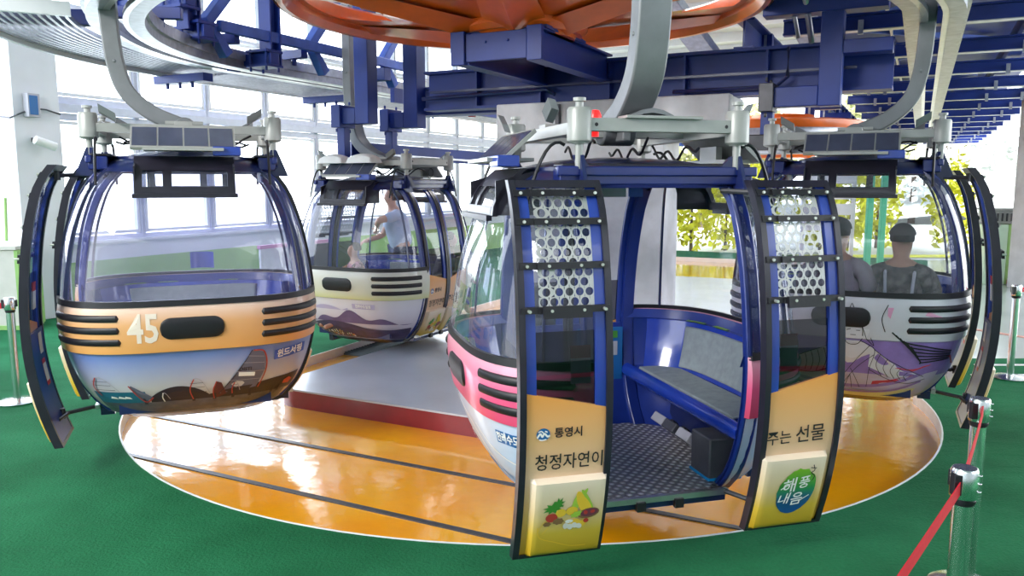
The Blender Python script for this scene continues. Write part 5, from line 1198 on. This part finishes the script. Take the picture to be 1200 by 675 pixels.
# ================================================================== OUTSIDE
M['treepale'] = mat('haze_painted_foliage', (.74, .82, .76), .9, noise=.35, nscale=1.5)  # overexposure and distance haze painted into the leaf colour
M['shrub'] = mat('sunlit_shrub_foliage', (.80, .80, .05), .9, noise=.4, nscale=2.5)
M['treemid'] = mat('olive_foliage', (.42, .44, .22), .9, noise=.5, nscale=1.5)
M['bark'] = mat('bark', (.15, .11, .08), .9, noise=.3)
def foliage(name, c, rx, ry, rz_, n, leaf, m, label, cat, group, seed, trunk=.0):
    rnd = random.Random(seed); root = empty(name, (c[0], c[1], 0), 0, label, cat, group); mb = MB()
    for i in range(n):
        d = Vector((rnd.gauss(0, 1), rnd.gauss(0, 1), rnd.gauss(0, 1))).normalized(); k = (.55 + .45 * rnd.random()); wob = 1 + .25 * math.sin(d.x * 5 + seed) * math.cos(d.z * 6 + seed)
        p = Vector((d.x * rx * k * wob, d.y * ry * k * wob, c[2] + d.z * rz_ * k * wob)); a = Vector((rnd.gauss(0, 1), rnd.gauss(0, 1), rnd.gauss(0, 1))).normalized(); b = a.orthogonal().normalized(); l = leaf * (.6 + .8 * rnd.random())
        mb.add([p - a * l, p + b * l * .6, p + a * l, p - b * l * .6], [(0, 1, 2, 3)])
    mb.build('foliage', m, root, smooth=0)
    mb = MB(); mb.cyl((0, 0, -.15), (0, 0, c[2]), max(.04, rx * .08), 10, max(.02, rx * .04)); mb.build('trunk', M['bark'], root)
    return root
for i in range(7):
    x = 5.4 + i * 1.3; y = 24 + (i % 3) * 1.0
    foliage('shrub', (x, y, 1.35), .72, .65, 1.6, 650, .12, M['shrub'], 'bright yellow-green shrub in the hedge row beyond the right gondola', 'shrub', 'yellow-green shrubs beyond the right gondola', i)
for i in range(7):
    x = 9 + i * 4.0; y = 38 + (i % 2) * 4
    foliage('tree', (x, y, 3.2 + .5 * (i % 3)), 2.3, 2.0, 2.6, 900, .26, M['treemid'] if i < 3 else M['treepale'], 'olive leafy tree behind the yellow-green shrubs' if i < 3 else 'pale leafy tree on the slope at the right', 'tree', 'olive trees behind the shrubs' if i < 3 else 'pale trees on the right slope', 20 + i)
for i in range(10):
    x = 27 + (i % 5) * 7.2; y = 50 + (i // 5) * 11
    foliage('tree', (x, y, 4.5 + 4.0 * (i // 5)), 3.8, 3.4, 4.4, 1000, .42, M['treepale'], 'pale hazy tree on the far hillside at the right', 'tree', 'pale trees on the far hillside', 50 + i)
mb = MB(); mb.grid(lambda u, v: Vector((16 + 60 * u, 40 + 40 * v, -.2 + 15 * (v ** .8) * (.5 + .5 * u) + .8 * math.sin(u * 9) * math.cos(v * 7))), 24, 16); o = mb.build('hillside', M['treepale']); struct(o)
mb = MB(); mb.grid(lambda u, v: Vector((5 + 9.5 * u, 22.4 + .9 * v, -.13)), 10, 2); o = mb.build('grass_verge', M['shrub']); tag(o, 'bright yellow-green grass strip before the shrubs', 'grass', kind='stuff')
M['greenpole'] = mat('teal_green_paint', (.05, .48, .24), .5, noise=.05)
# green poles outside by the right gondola
for i, (x, y, lab) in enumerate(((6.35, 14.2, 'left green pole outside, seen through the right gondola window'), (7.05, 15.2, 'right green pole outside, seen through the right gondola window'))):
    mb = MB(); mb.box((x, y, 1.3), (.10, .10, 2.6)); mb.box((x, y, .02), (.26, .26, .06)); tag(mb.build('green_pole', M['greenpole'], bevel=.01), lab, 'pole')
mb = MB()
for k in range(7): mb.box((5.7, 14.4, 1.2 + k * .28), (.9, .06, .2))
mb.box((5.25, 14.42, 1.5), (.06, .06, 3.0)); mb.box((6.15, 14.42, 1.5), (.06, .06, 3.0)); tag(mb.build('slatted_screen', M['white'], bevel=.004), 'white slatted screen outside, left of the green poles', 'screen')
